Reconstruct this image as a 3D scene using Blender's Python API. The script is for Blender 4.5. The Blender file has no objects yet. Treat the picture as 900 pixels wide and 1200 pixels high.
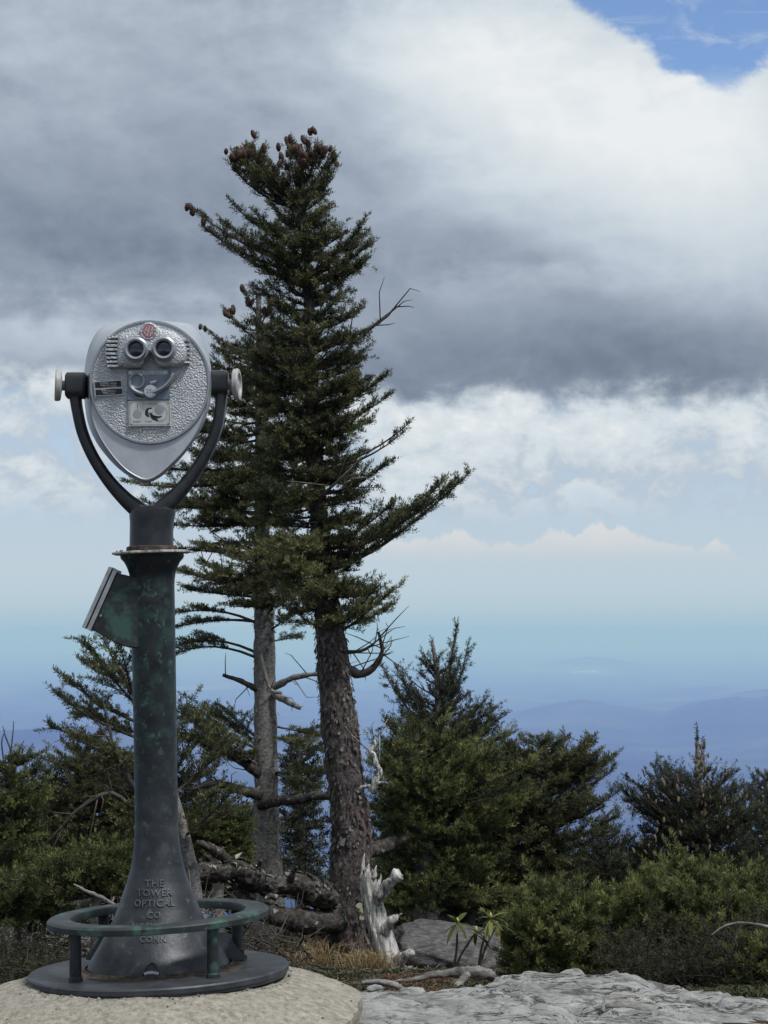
import bpy, math, random
import numpy as np
from mathutils import Vector

SC = bpy.context.scene
COL = SC.collection
R = math.radians

# ------------------------------------------------------------------ camera
FPX, CX, CY, EYE = 2567.0, 450.0, 600.0, 738.0      # the photograph is 900 x 1200
PITCH = math.atan((EYE - CY) / FPX)
cp, sp = math.cos(PITCH), math.sin(PITCH)
def ray(x, y):
    a, b = (x - CX) / FPX, (CY - y) / FPX
    return np.array([a, cp - b * sp, sp + b * cp])
D0 = 5.1                                              # distance to the binocular viewer
_d = ray(186, 1134)
CAMZ = -_d[2] / _d[1] * D0                            # the foot of the viewer is z = 0
def P(x, y, Y):
    """Point at distance Y in front of the camera seen at photo position x, y."""
    d = ray(x, y)
    t = Y / d[1]
    return np.array([d[0] * t, Y, CAMZ + d[2] * t])
cam = bpy.data.cameras.new('camera')
cam.lens, cam.sensor_width, cam.sensor_fit = 77.0, 36.0, 'AUTO'
cam.clip_start, cam.clip_end = 0.1, 400000.0
camo = bpy.data.objects.new('camera', cam)
COL.objects.link(camo)
camo.location = (0, 0, CAMZ)
camo.rotation_euler = (math.pi / 2 + PITCH, 0, 0)
SC.camera = camo

# ------------------------------------------------------------------ exposure and sun
SC.view_settings.view_transform = 'Standard'
SC.view_settings.look = 'None'
SC.view_settings.exposure = 0.0
SC.view_settings.gamma = 1.0
SC.render.film_transparent = False
SC.cycles.max_bounces = 5
SC.cycles.diffuse_bounces = 3
SC.cycles.glossy_bounces = 3
SC.cycles.transmission_bounces = 3
SC.cycles.volume_bounces = 3
SC.cycles.use_denoising = True
SUN_EL, SUN_AZ = R(57), R(130)      # azimuth from +Y towards +X
sl = bpy.data.lights.new('sun', 'SUN')
sl.energy, sl.angle, sl.color = 3.0, R(8), (1.0, 0.98, 0.955)
so = bpy.data.objects.new('sun', sl)
COL.objects.link(so)
sd = Vector((math.cos(SUN_EL) * math.sin(SUN_AZ), math.cos(SUN_EL) * math.cos(SUN_AZ), math.sin(SUN_EL)))
so.rotation_euler = sd.to_track_quat('Z', 'Y').to_euler()

# ------------------------------------------------------------------ node helpers
class S:
    """A float socket that can be written in formulas."""
    def __init__(s, nt, sock): s.nt, s.k = nt, sock
    def op(s, o, *a, clamp=False):
        n = s.nt.nodes.new('ShaderNodeMath'); n.operation = o; n.use_clamp = clamp
        for i, v in enumerate((s,) + a):
            if isinstance(v, S): s.nt.links.new(v.k, n.inputs[i])
            else: n.inputs[i].default_value = v
        return S(s.nt, n.outputs[0])
    def __add__(s, o): return s.op('ADD', o)
    __radd__ = __add__
    def __sub__(s, o): return s.op('SUBTRACT', o)
    def __rsub__(s, o): return (s * -1.0) + o
    def __mul__(s, o): return s.op('MULTIPLY', o)
    __rmul__ = __mul__
    def __truediv__(s, o): return s.op('DIVIDE', o)
    def exp(s): return s.op('POWER', 2.0) if False else S.const(s.nt, math.e).op('POWER', s)
    @staticmethod
    def const(nt, v):
        n = nt.nodes.new('ShaderNodeValue'); n.outputs[0].default_value = v
        return S(nt, n.outputs[0])
    def step(s, a, b):
        n = s.nt.nodes.new('ShaderNodeMapRange'); n.interpolation_type = 'SMOOTHSTEP'
        s.nt.links.new(s.k, n.inputs[0])
        n.inputs[1].default_value, n.inputs[2].default_value = a, b
        n.inputs[3].default_value, n.inputs[4].default_value = 0.0, 1.0
        return S(s.nt, n.outputs[0])
def lin(c):
    """An sRGB colour 0..255 in linear light."""
    return tuple(((v / 255.0 + 0.055) / 1.055) ** 2.4 if v > 10 else v / 255.0 / 12.92 for v in c)
def ramp(nt, fac, stops, interp='LINEAR'):
    n = nt.nodes.new('ShaderNodeValToRGB')
    nt.links.new(fac.k if isinstance(fac, S) else fac, n.inputs[0])
    e = n.color_ramp.elements
    n.color_ramp.interpolation = interp
    while len(e) < len(stops): e.new(0.5)
    for k, (p, c) in enumerate(stops):
        e[k].position = p
        e[k].color = tuple(c) + (1.0,)
    return n.outputs[0]
def mixc(nt, fac, a, b, mode='MIX'):
    n = nt.nodes.new('ShaderNodeMix'); n.data_type = 'RGBA'; n.blend_type = mode
    for sock, v in ((n.inputs[0], fac), (n.inputs[6], a), (n.inputs[7], b)):
        if isinstance(v, S): nt.links.new(v.k, sock)
        elif hasattr(v, 'node'): nt.links.new(v, sock)
        elif isinstance(v, (int, float)): sock.default_value = v
        else: sock.default_value = tuple(v) + (1.0,) if len(v) == 3 else v
    return n.outputs[2]
def noise(nt, vec, scale, detail=4.0, rough=0.55, stretch=None, dist=0.0, off=None):
    if stretch or off:
        m = nt.nodes.new('ShaderNodeMapping'); m.vector_type = 'POINT'
        m.inputs['Scale'].default_value = stretch or (1, 1, 1)
        m.inputs['Location'].default_value = off or (0, 0, 0)
        nt.links.new(vec, m.inputs[0]); vec = m.outputs[0]
    n = nt.nodes.new('ShaderNodeTexNoise')
    n.inputs['Scale'].default_value = scale
    n.inputs['Detail'].default_value = detail
    n.inputs['Roughness'].default_value = rough
    n.inputs['Distortion'].default_value = dist
    nt.links.new(vec, n.inputs['Vector'])
    return S(nt, n.outputs['Fac'])

# ------------------------------------------------------------------ sky
SKY = 0.1
world = bpy.data.worlds.new('World')
SC.world = world
world.use_nodes = True
wt = world.node_tree
bg = wt.nodes['Background']
bg.inputs['Strength'].default_value = SKY
sky = wt.nodes.new('ShaderNodeTexSky')
sky.sky_type = 'NISHITA'
sky.sun_disc = False
sky.sun_elevation, sky.sun_rotation = SUN_EL, SUN_AZ
sky.altitude = 1700.0
tc = wt.nodes.new('ShaderNodeTexCoord')
DIR = tc.outputs['Generated']
sx = wt.nodes.new('ShaderNodeSeparateXYZ')
wt.links.new(DIR, sx.inputs[0])
dx, dy, dz = (S(wt, sx.outputs[i]) for i in range(3))
U = dx.op('ARCTAN2', dy) * FPX * 0.01 + 4.5           # azimuth, hundreds of photo pixels
V = 7.38 - dz.op('ARCSINE') * FPX * 0.01              # elevation, growing downwards
n_big = noise(wt, DIR, 9.0, 6.0, 0.58, (1, 1, 1.9)) - 0.5
n_mid = noise(wt, DIR, 30.0, 8.0, 0.6, (1, 1, 1.5), 0.3, (3.1, 1.7, 0.4)) - 0.5
n_fin = noise(wt, DIR, 75.0, 7.0, 0.62, (1, 1, 1.2), 0.4, (7.7, 2.3, 5.1)) - 0.5
def emboss(scale, det, st, off):      # puffs shaded from the bright side, up and to the right
    return noise(wt, DIR, scale, det, 0.6, st, 0.3, off) - noise(wt, DIR, scale, det, 0.6, st, 0.3, (off[0] - 0.0055 * st[0], off[1], off[2] - 0.0065 * st[2]))
e_mid = emboss(30.0, 8.0, (1, 1, 1.5), (3.1, 1.7, 0.4))
e_big = emboss(13.0, 4.0, (1, 1, 1.6), (2.4, 5.5, 6.1))
n_str = noise(wt, DIR, 14.0, 5.0, 0.5, (1, 1, 5.0), 0.0, (1.3, 9.1, 2.2)) - 0.5
Uw = U + n_big * 1.1 + n_mid * 0.7
Vw = V + n_str * 0.5 + n_mid * 0.75
def blob(a, cx, cy, wx, wy, u=None, v=None):
    p = ((u or Uw) - cx) / wx
    q = ((v or Vw) - cy) / wy
    return ((p * p + q * q) * -1.0).exp() * a
# the deck of cloud overhead: brightness on a perceptual 0..1 scale
deck = n_big * 0.15 + n_mid * 0.085 + n_fin * 0.04 + n_str * 0.06 + e_mid * 0.08 + e_big * 0.16 + 0.636
for b in ((0.06, 1.0, 0.2, 3.0, 1.3), (-0.08, 0.9, 2.8, 2.6, 0.8), (-0.02, 2.6, 2.3, 1.4, 0.9), (0.27, 6.9, 1.35, 1.9, 1.2),
          (0.20, 5.3, 0.4, 1.5, 1.1), (0.23, 8.7, 2.0, 1.4, 1.5), (0.09, 6.2, 2.2, 1.6, 0.5), (-0.14, 6.9, 4.25, 3.4, 0.62), (-0.07, 5.3, 2.95, 1.5, 0.38),
          (0.05, 6.4, 3.3, 1.8, 0.22), (0.13, 0.4, 3.9, 2.6, 0.3), (0.1, 8.9, 0.2, 0.9, 0.8)):
    deck = deck + blob(*b)
# lower air under the deck
low = n_mid * 0.46 + n_fin * 0.26 + n_str * 0.12 + e_mid * 0.28 + 0.785
for b in ((0.08, 5.2, 5.2, 1.0, 0.7), (0.06, 7.4, 5.1, 1.4, 0.5), (-0.11, 8.7, 5.75, 1.3, 0.28), (-0.04, 6.2, 5.6, 1.3, 0.2), (-0.03, 0.5, 5.3, 1.5, 0.35), (0.06, 0.5, 4.6, 1.3, 0.3)):
    low = low + blob(*b)
deck = deck + (V * -1.0).step(0.8, 6.0) * 0.24  # unseen sky above the view made brighter to light haze and foreground
cloud_stops = [(0.40, lin((98, 110, 129))), (0.50, lin((119, 132, 150))), (0.62, lin((151, 163, 179))), (0.74, lin((184, 196, 209))),
               (0.84, lin((208, 218, 225))), (0.93, lin((222, 229, 233))), (1.0, lin((234, 238, 240)))]
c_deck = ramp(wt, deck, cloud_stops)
c_low = ramp(wt, low, cloud_stops)
# clear air near the horizon
hz = V.op('DIVIDE', 10.0)
c_hz = ramp(wt, hz, [(0.50, lin((180, 203, 225))), (0.60, lin((187, 205, 220))), (0.66, lin((191, 207, 218))), (0.685, lin((188, 206, 217))), (0.705, lin((183, 203, 215))), (0.722, lin((173, 198, 213))), (0.739, lin((163, 192, 211))), (0.765, lin((140, 168, 198)))])
hole_c = mixc(wt, 1.0, sky.outputs[0], (1.25, 1.36, 1.52), 'MULTIPLY')
def scaled(c):
    n = wt.nodes.new('ShaderNodeVectorMath'); n.operation = 'SCALE'
    wt.links.new(c, n.inputs[0]); n.inputs[3].default_value = 1.0 / SKY
    return n.outputs[0]
# how much the lower cloud covers the clear air, thinning towards the horizon
cov_low = (low - 0.70).step(-0.02, 0.10) * (V + n_mid * 1.2 + n_fin * 0.5).step(6.25, 5.75)
c1 = mixc(wt, cov_low, c_hz, c_low)
# a thin line of cumulus just above the horizon
cum_top = 6.40 - (noise(wt, DIR, 26.0, 6.0, 0.6, (1, 1, 0.15), 0.0, (5.5, 0.2, 8.8)) - 0.38) * 1.15 + blob(0.7, 2.0, 6.3, 1.5, 3.0, U, V) + blob(0.7, 9.2, 6.3, 0.55, 3.0, U, V) + n_fin * 0.25 + n_mid * 0.2
cum = (V - cum_top).step(0.0, 0.07) * V.step(6.62, 6.40)
cum_c = ramp(wt, (V + n_mid * 0.5) / 10.0, [(0.615, lin((226, 224, 221))), (0.648, lin((204, 211, 217)))])
c2 = mixc(wt, cum * 0.8, c1, cum_c)
# the deck with its flat base
edge = (V + n_str * 0.5 + n_mid * 0.85 + n_fin * 0.35 + U.step(5.5, 2.5) * 0.28)
deck_m = edge.step(4.92, 4.46)
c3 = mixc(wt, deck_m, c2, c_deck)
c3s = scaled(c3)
# the gaps of blue
lay = (Uw - 6.45) * 0.62 - (Vw - 0.05)
hole = (lay + n_fin * 0.35).step(0.02, 0.22) * ((U * -0.75 - V + 7.72) + n_mid * 1.3 + n_fin * 0.5).step(-0.12, 0.16) * V.step(1.5, 0.9)
hole = hole * (U.step(14.0, 10.0)) * (V + 5.0).step(0.0, 2.5)
cirrus = noise(wt, DIR, 22.0, 7.0, 0.62, (1.6, 1, 4.2), 0.6, (2.2, 6.1, 0.7)).step(0.48, 0.78) * 0.55
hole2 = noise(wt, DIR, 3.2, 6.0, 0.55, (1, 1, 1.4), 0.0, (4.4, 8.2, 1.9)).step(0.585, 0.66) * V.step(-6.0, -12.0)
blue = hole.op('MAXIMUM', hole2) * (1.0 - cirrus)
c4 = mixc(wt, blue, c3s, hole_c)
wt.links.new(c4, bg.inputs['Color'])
world.cycles_visibility.camera = True
try: world.cycles.sampling_method = 'AUTOMATIC'
except Exception: pass

# ------------------------------------------------------------------ numeric noise
def _hash(ix, iy, iz):
    h = (ix.astype(np.int64) * 374761393 + iy.astype(np.int64) * 668265263 + iz.astype(np.int64) * 2147483647) & 0xffffffff
    h = ((h ^ (h >> 13)) * 1274126177) & 0xffffffff
    h = ((h ^ (h >> 16)) * 2246822519) & 0xffffffff
    return ((h ^ (h >> 15)) & 0xffff) / 32767.5 - 1.0
def vnoise(p):
    p = np.asarray(p, float)
    i = np.floor(p); f = p - i; f = f * f * (3 - 2 * f)
    i = i.astype(np.int64); out = 0
    for a in (0, 1):
        for b in (0, 1):
            for c in (0, 1):
                w = (f[..., 0] if a else 1 - f[..., 0]) * (f[..., 1] if b else 1 - f[..., 1]) * (f[..., 2] if c else 1 - f[..., 2])
                out = out + w * _hash(i[..., 0] + a, i[..., 1] + b, i[..., 2] + c)
    return out
def fbm(p, octs=4, gain=0.5):
    p = np.asarray(p, float); a, s, o = 1.0, 0.0, 0.0
    for k in range(octs):
        o = o + a * vnoise(p * 2.0 ** k + 17.3 * k); s += a; a *= gain
    return o / s

# ------------------------------------------------------------------ object helpers
def tag(o, label=None, cat=None, group=None, kind=None):
    for k, v in (('label', label), ('category', cat), ('group', group), ('kind', kind)):
        if v: o[k] = v
    return o
def thing(name, loc, label, cat, group=None):
    o = bpy.data.objects.new(name, None)
    COL.objects.link(o)
    o.location = loc
    o.empty_display_size = 0.1
    return tag(o, label, cat, group)
def place(name, me, parent=None, loc=None):
    o = bpy.data.objects.new(name, me)
    COL.objects.link(o)
    o.parent = parent
    if loc is not None: o.location = loc
    return o
def origin(parent):
    v = Vector((0, 0, 0))
    while parent is not None:
        v = v + parent.location; parent = parent.parent
    return np.array(v)
class MB:
    """Collects shapes in world coordinates and links them as one mesh object."""
    def __init__(s, sharp=38): s.v, s.f, s.m, s.sm = [], [], [], []; s.n = 0; s.sharp = sharp
    def add(s, verts, faces, mat=0, smooth=True):
        verts = np.asarray(verts, float).reshape(-1, 3)
        s.v.append(verts)
        for f in faces:
            s.f.append([i + s.n for i in f]); s.m.append(mat); s.sm.append(smooth)
        s.n += len(verts)
        return s
    def grid(s, rows, closed=False, mat=0, smooth=True, caps=False):
        """rows: list of equally long rings or lines of points."""
        n, m = len(rows), len(rows[0])
        fs = []
        for i in range(n - 1):
            for j in range(m if closed else m - 1):
                k = (j + 1) % m
                fs.append((i * m + j, i * m + k, (i + 1) * m + k, (i + 1) * m + j))
        if caps:
            fs.append(tuple(range(m))[::-1]); fs.append(tuple((n - 1) * m + j for j in range(m)))
        return s.add(np.concatenate([np.asarray(r, float) for r in rows]), fs, mat, smooth)
    def tube(s, pts, rad, seg=8, mat=0, caps=True, rough=0.0, rscale=8.0, squash=1.0, smooth=True, ref=None):
        pts = np.asarray(pts, float); n = len(pts)
        rad = np.full(n, rad) if np.isscalar(rad) else np.asarray(rad, float)
        tg = np.gradient(pts, axis=0); tg /= np.linalg.norm(tg, axis=1)[:, None] + 1e-12
        ref = np.array(ref if ref is not None else ([0, 0, 1.0] if abs(tg[0][2]) < 0.8 else [0, 1.0, 0]))
        ang = np.linspace(0, 2 * math.pi, seg, endpoint=False)
        rows = []
        for i in range(n):
            a = np.cross(tg[i], ref); a /= np.linalg.norm(a) + 1e-12
            b = np.cross(a, tg[i]); ref = b
            ring = pts[i] + rad[i] * (np.cos(ang)[:, None] * a + squash * np.sin(ang)[:, None] * b)
            if rough:
                d = ring - pts[i]
                ring = pts[i] + d * (1 + rough * fbm(ring * rscale, 3) + 0.45 * rough * fbm(ring * rscale * 4.3, 3))[:, None]
            rows.append(ring)
        return s.grid(rows, True, mat, smooth, caps)
    def prism(s, outline, y0, y1, bevel=0.0, mat=0, smooth=False):
        """outline: points of a closed line facing the camera (x, *, z); y0 is the front."""
        o = np.asarray(outline, float)
        c = o.mean(0)
        def at(y, k):
            q = o.copy(); q[:, 1] = y
            d = q - c; d[:, 1] = 0
            l = np.linalg.norm(d, axis=1)[:, None] + 1e-9
            return q - d / l * k
        m = len(o)
        rows = [at(y1, 0)] + ([at(y0 + bevel, 0), at(y0, bevel)] if bevel else [at(y0, 0)])
        return s.grid(rows, True, mat, smooth, True)
    def box(s, c, size, mat=0, rot=None):
        x, y, z = np.array(size) / 2
        v = np.array([[a, b, d] for a in (-x, x) for b in (-y, y) for d in (-z, z)])
        if rot is not None: v = v @ np.array(rot).T
        return s.add(v + np.array(c), [(0, 1, 3, 2), (4, 6, 7, 5), (0, 4, 5, 1), (2, 3, 7, 6), (0, 2, 6, 4), (1, 5, 7, 3)], mat, False)
    def mesh(s, name, mats, org=(0, 0, 0)):
        me = bpy.data.meshes.new(name)
        v = np.concatenate(s.v) - np.array(org)
        me.from_pydata(v.tolist(), [], s.f)
        for m in (mats if isinstance(mats, (list, tuple)) else [mats]): me.materials.append(m)
        me.polygons.foreach_set('material_index', s.m)
        me.polygons.foreach_set('use_smooth', s.sm)
        me.update()
        if s.sharp: me.set_sharp_from_angle(angle=R(s.sharp))
        return me
    def build(s, name, mats, parent=None, at=None):
        org = origin(parent) if parent is not None else np.array(at if at is not None else (0, 0, 0))
        o = place(name, s.mesh(name, mats, org), parent)
        if parent is None: o.location = org
        return o
def smooth_line(pts, n):
    """Catmull-Rom line through pts (any dimension), n points."""
    p = np.asarray(pts, float)
    q = np.vstack([2 * p[0] - p[1], p, 2 * p[-1] - p[-2]])
    out = []
    for t in np.linspace(0, len(p) - 1 - 1e-9, n):
        i = int(t); f = t - i
        a, b, c, d = q[i], q[i + 1], q[i + 2], q[i + 3]
        out.append(0.5 * (2 * b + (c - a) * f + (2 * a - 5 * b + 4 * c - d) * f * f + (3 * b - a - 3 * c + d) * f ** 3))
    return np.array(out)

# ------------------------------------------------------------------ materials
def new_mat(name):
    m = bpy.data.materials.new(name); m.use_nodes = True
    nt = m.node_tree
    return m, nt, nt.nodes['Principled BSDF']
def mottle(name, stops, scale=20.0, detail=6.0, rough=0.8, stretch=None, bump=0.0, bscale=60.0, metal=0.0, spec=0.3, layers=(), dist=0.0, bstretch=None, vor=None, nrough=0.6, foot=None, cracks=None):
    """Noise-coloured surface; layers: (colour, scale, lo, hi, strength) patches of another colour on top."""
    m, nt, b = new_mat(name)
    co = nt.nodes.new('ShaderNodeTexCoord').outputs['Object']
    f = noise(nt, co, scale, detail, nrough, stretch, dist)
    c = ramp(nt, f, stops)
    for i, (lc, ls, lo, hi, st) in enumerate(layers):
        k = noise(nt, co, ls, 4.0, 0.6, None, 0.0, (3.7 * i + 1, 1.9 * i, 7.1)).step(lo, hi) * st
        c = mixc(nt, k, c, lc)
    if cracks:      # dark seams along the bedding
        cs, cst, cc = cracks
        k = (noise(nt, co, cs, 6.0, 0.6, cst, 0.8, (1.1, 4.2, 2.2)) - 0.5).op('ABSOLUTE').step(0.026, 0.004)
        c = mixc(nt, k * noise(nt, co, 3.0, 2.0).step(0.36, 0.52), c, cc)
    if foot:        # another weathering below: the patina gives way to bare grey iron between two heights
        z0, z1, fs, fl = foot
        c2 = ramp(nt, noise(nt, co, 18.0, 7.0, 0.62), fs)
        for i, (lc, ls, lo, hi, st) in enumerate(fl):
            c2 = mixc(nt, noise(nt, co, ls, 4.0, 0.6, None, 0.0, (2.7 * i + 5, 4.9 * i, 1.1)).step(lo, hi) * st, c2, lc)
        sz = nt.nodes.new('ShaderNodeSeparateXYZ'); nt.links.new(co, sz.inputs[0])
        c = mixc(nt, (S(nt, sz.outputs[2]) + (noise(nt, co, 9.0, 4.0) - 0.5) * 0.35).step(z0, z1), c, c2)
    nt.links.new(c, b.inputs['Base Color'])
    b.inputs['Roughness'].default_value = rough
    b.inputs['Metallic'].default_value = metal
    b.inputs['Specular IOR Level'].default_value = spec
    if bump or vor:
        bn = nt.nodes.new('ShaderNodeBump')
        bn.inputs['Strength'].default_value = 1.0
        bn.inputs['Distance'].default_value = bump
        if vor:
            vn = nt.nodes.new('ShaderNodeTexVoronoi'); vn.feature = 'SMOOTH_F1'
            vn.inputs['Scale'].default_value = vor; vn.inputs['Smoothness'].default_value = 0.35
            w = noise(nt, co, vor * 0.4, 2.0)
            mp = nt.nodes.new('ShaderNodeVectorMath'); mp.operation = 'ADD'
            sc_ = nt.nodes.new('ShaderNodeVectorMath'); sc_.operation = 'SCALE'; sc_.inputs[3].default_value = 0.6 / vor
            nt.links.new(w.k, sc_.inputs[0]); nt.links.new(co, mp.inputs[0]); nt.links.new(sc_.outputs[0], mp.inputs[1])
            nt.links.new(mp.outputs[0], vn.inputs['Vector'])
            h = S(nt, vn.outputs['Distance'])
        else:
            h = noise(nt, co, bscale, 6.0, 0.6, bstretch or stretch)
        nt.links.new(h.k, bn.inputs['Height'])
        nt.links.new(bn.outputs[0], b.inputs['Normal'])
    return m
def plain(name, col, rough=0.5, metal=0.0, spec=0.4):
    m, nt, b = new_mat(name)
    b.inputs['Base Color'].default_value = tuple(col) + (1,)
    b.inputs['Roughness'].default_value = rough
    b.inputs['Metallic'].default_value = metal
    b.inputs['Specular IOR Level'].default_value = spec
    return m
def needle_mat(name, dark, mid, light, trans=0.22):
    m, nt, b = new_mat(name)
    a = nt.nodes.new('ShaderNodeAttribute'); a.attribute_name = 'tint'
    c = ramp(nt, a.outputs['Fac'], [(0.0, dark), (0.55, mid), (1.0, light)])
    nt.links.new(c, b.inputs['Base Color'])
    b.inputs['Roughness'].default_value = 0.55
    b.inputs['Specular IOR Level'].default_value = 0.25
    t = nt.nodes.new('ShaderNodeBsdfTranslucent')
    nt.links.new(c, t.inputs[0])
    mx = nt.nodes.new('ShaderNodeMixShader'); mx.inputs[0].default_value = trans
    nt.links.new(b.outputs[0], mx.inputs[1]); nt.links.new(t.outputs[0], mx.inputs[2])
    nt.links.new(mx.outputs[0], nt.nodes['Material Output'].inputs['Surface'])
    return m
M = {}
M['iron'] = mottle('patinated_iron', [(0.3, (0.014, 0.017, 0.020)), (0.6, (0.028, 0.034, 0.036)), (0.8, (0.046, 0.053, 0.053))], 26.0, 6.0, 0.5, None, 0.0006, 130.0, 0.25, 0.45,
                   layers=(((0.05, 0.115, 0.09), 16.0, 0.52, 0.66, 0.75), ((0.012, 0.013, 0.014), 11.0, 0.62, 0.72, 0.7), ((0.09, 0.17, 0.14), 30.0, 0.63, 0.70, 0.6)))
M['iron_grey'] = mottle('weathered_iron', [(0.3, (0.026, 0.029, 0.034)), (0.6, (0.052, 0.057, 0.064)), (0.8, (0.088, 0.094, 0.102))], 18.0, 7.0, 0.48, None, 0.0006, 110.0, 0.35, 0.45,
                        layers=(((0.14, 0.145, 0.145), 34.0, 0.58, 0.72, 0.45), ((0.028, 0.03, 0.034), 9.0, 0.55, 0.7, 0.6), ((0.10, 0.075, 0.05), 24.0, 0.66, 0.74, 0.4)))
M['iron_pole'] = mottle('pedestal_iron', [(0.3, (0.010, 0.013, 0.016)), (0.6, (0.020, 0.025, 0.029)), (0.8, (0.036, 0.042, 0.045))], 26.0, 6.0, 0.45, None, 0.0006, 130.0, 0.3, 0.45,
                   layers=(((0.028, 0.064, 0.052), 26.0, 0.47, 0.66, 0.75), ((0.006, 0.007, 0.009), 14.0, 0.56, 0.66, 0.85), ((0.060, 0.125, 0.105), 55.0, 0.60, 0.66, 0.7), ((0.10, 0.11, 0.11), 120.0, 0.68, 0.72, 0.5)),
                   foot=(0.62, 0.30, [(0.32, (0.013, 0.015, 0.018)), (0.55, (0.036, 0.040, 0.046)), (0.75, (0.080, 0.085, 0.094))], (((0.15, 0.155, 0.16), 34.0, 0.58, 0.72, 0.5), ((0.025, 0.027, 0.031), 9.0, 0.55, 0.7, 0.7), ((0.10, 0.075, 0.05), 24.0, 0.66, 0.74, 0.4))))
M['iron_black'] = mottle('black_painted_iron', [(0.3, (0.012, 0.013, 0.016)), (0.7, (0.030, 0.032, 0.036))], 40.0, 6.0, 0.38, None, 0.0005, 160.0, 0.1, 0.5,
                         layers=(((0.09, 0.09, 0.09), 60.0, 0.66, 0.75, 0.6),))
M['silver'] = mottle('silver_paint', [(0.3, (0.36, 0.38, 0.41)), (0.7, (0.50, 0.52, 0.55))], 14.0, 5.0, 0.44, None, 0.0002, 200.0, 0.5, 0.5,
                     layers=(((0.25, 0.26, 0.28), 40.0, 0.64, 0.74, 0.5),))
M['hammer'] = mottle('hammered_silver_paint', [(0.3, (0.34, 0.36, 0.38)), (0.7, (0.50, 0.52, 0.54))], 30.0, 5.0, 0.54, None, 0.0019, 0, 0.4, 0.45, vor=235.0,
                     layers=(((0.24, 0.25, 0.26), 22.0, 0.56, 0.72, 0.5),))
M['rim'] = mottle('dull_steel_rim', [(0.3, (0.26, 0.28, 0.31)), (0.7, (0.38, 0.40, 0.43))], 50.0, 4.0, 0.4, None, 0.0, 100, 0.6, 0.5)
M['bright'] = plain('bright_metal', (0.62, 0.63, 0.64), 0.28, 0.8)
M['coin_plate'] = mottle('blue_grey_plate', [(0.3, (0.13, 0.16, 0.20)), (0.7, (0.19, 0.225, 0.27))], 40.0, 4.0, 0.4, None, 0.0, 100, 0.4, 0.5)
M['white_plate'] = mottle('pale_plate', [(0.3, (0.42, 0.43, 0.42)), (0.7, (0.56, 0.57, 0.55))], 60.0, 5.0, 0.45, None, 0.0, 100, 0.3, 0.5)
M['white_print'] = plain('white_print', (0.62, 0.62, 0.6), 0.6)
M['black'] = plain('black_enamel', (0.012, 0.012, 0.014), 0.4)
M['grey_print'] = plain('grey_print', (0.10, 0.11, 0.12), 0.6)
M['lens'] = plain('dark_lens', (0.008, 0.012, 0.022), 0.06, 0.0, 0.8)
M['red'] = plain('red_enamel', (0.36, 0.13, 0.155), 0.55)
M['knob'] = mottle('white_knob_paint', [(0.3, (0.27, 0.27, 0.255)), (0.7, (0.44, 0.44, 0.42))], 50.0, 5.0, 0.5, None, 0.0004, 120.0, 0.0, 0.4)
M['rust_plate'] = mottle('worn_plate_paint', [(0.35, (0.10, 0.085, 0.07)), (0.5, (0.32, 0.31, 0.29)), (0.7, (0.55, 0.54, 0.51))], 90.0, 5.0, 0.7, None, 0.0004, 160.0, 0.0, 0.3)
M['rust'] = mottle('rusty_iron', [(0.38, (0.022, 0.022, 0.023)), (0.55, (0.062, 0.047, 0.036)), (0.75, (0.14, 0.11, 0.085))], 55.0, 6.0, 0.85, None, 0.0006, 160.0, 0.0, 0.2)
M['lid'] = mottle('galvanised_lid', [(0.3, (0.28, 0.29, 0.30)), (0.7, (0.48, 0.49, 0.50))], 40.0, 5.0, 0.35, None, 0.0, 100, 0.6, 0.5)
M['concrete'] = mottle('pebbly_concrete', [(0.30, (0.15, 0.135, 0.11)), (0.5, (0.27, 0.25, 0.21)), (0.70, (0.39, 0.36, 0.31))], 60.0, 12.0, 0.95, None, 0.006, 90.0, 0, 0.15,
                       layers=(((0.62, 0.59, 0.53), 95.0, 0.67, 0.71, 0.8), ((0.13, 0.11, 0.09), 75.0, 0.67, 0.72, 0.85), ((0.28, 0.26, 0.22), 5.0, 0.55, 0.75, 0.45)), nrough=0.68)
M['rock'] = mottle('banded_gneiss', [(0.26, (0.10, 0.10, 0.097)), (0.40, (0.22, 0.22, 0.215)), (0.56, (0.335, 0.334, 0.325)), (0.76, (0.48, 0.478, 0.465))], 11.0, 12.0, 0.9, (1.0, 2.0, 3.5), 0.012, 38.0, 0, 0.2,
                   layers=(((0.055, 0.058, 0.06), 13.0, 0.60, 0.70, 0.75), ((0.42, 0.42, 0.38), 40.0, 0.60, 0.72, 0.6), ((0.16, 0.165, 0.15), 5.0, 0.58, 0.72, 0.5)), nrough=0.7, dist=0.6, cracks=(5.0, (0.8, 2.6, 6.0), (0.05, 0.047, 0.042)))
M['iron_worn'] = mottle('iron_worn_bare', [(0.3, (0.045, 0.049, 0.055)), (0.7, (0.11, 0.115, 0.124))], 60.0, 5.0, 0.42, None, 0.0, 100, 0.4, 0.5)
M['rock_dark'] = mottle('shaded_lichened_rock', [(0.28, (0.035, 0.035, 0.034)), (0.5, (0.10, 0.10, 0.097)), (0.72, (0.20, 0.20, 0.19))], 26.0, 10.0, 0.95, (1, 1.5, 3.0), 0.008, 50.0, 0, 0.15,
                        layers=(((0.27, 0.27, 0.25), 36.0, 0.62, 0.7, 0.7),), nrough=0.68)
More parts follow.
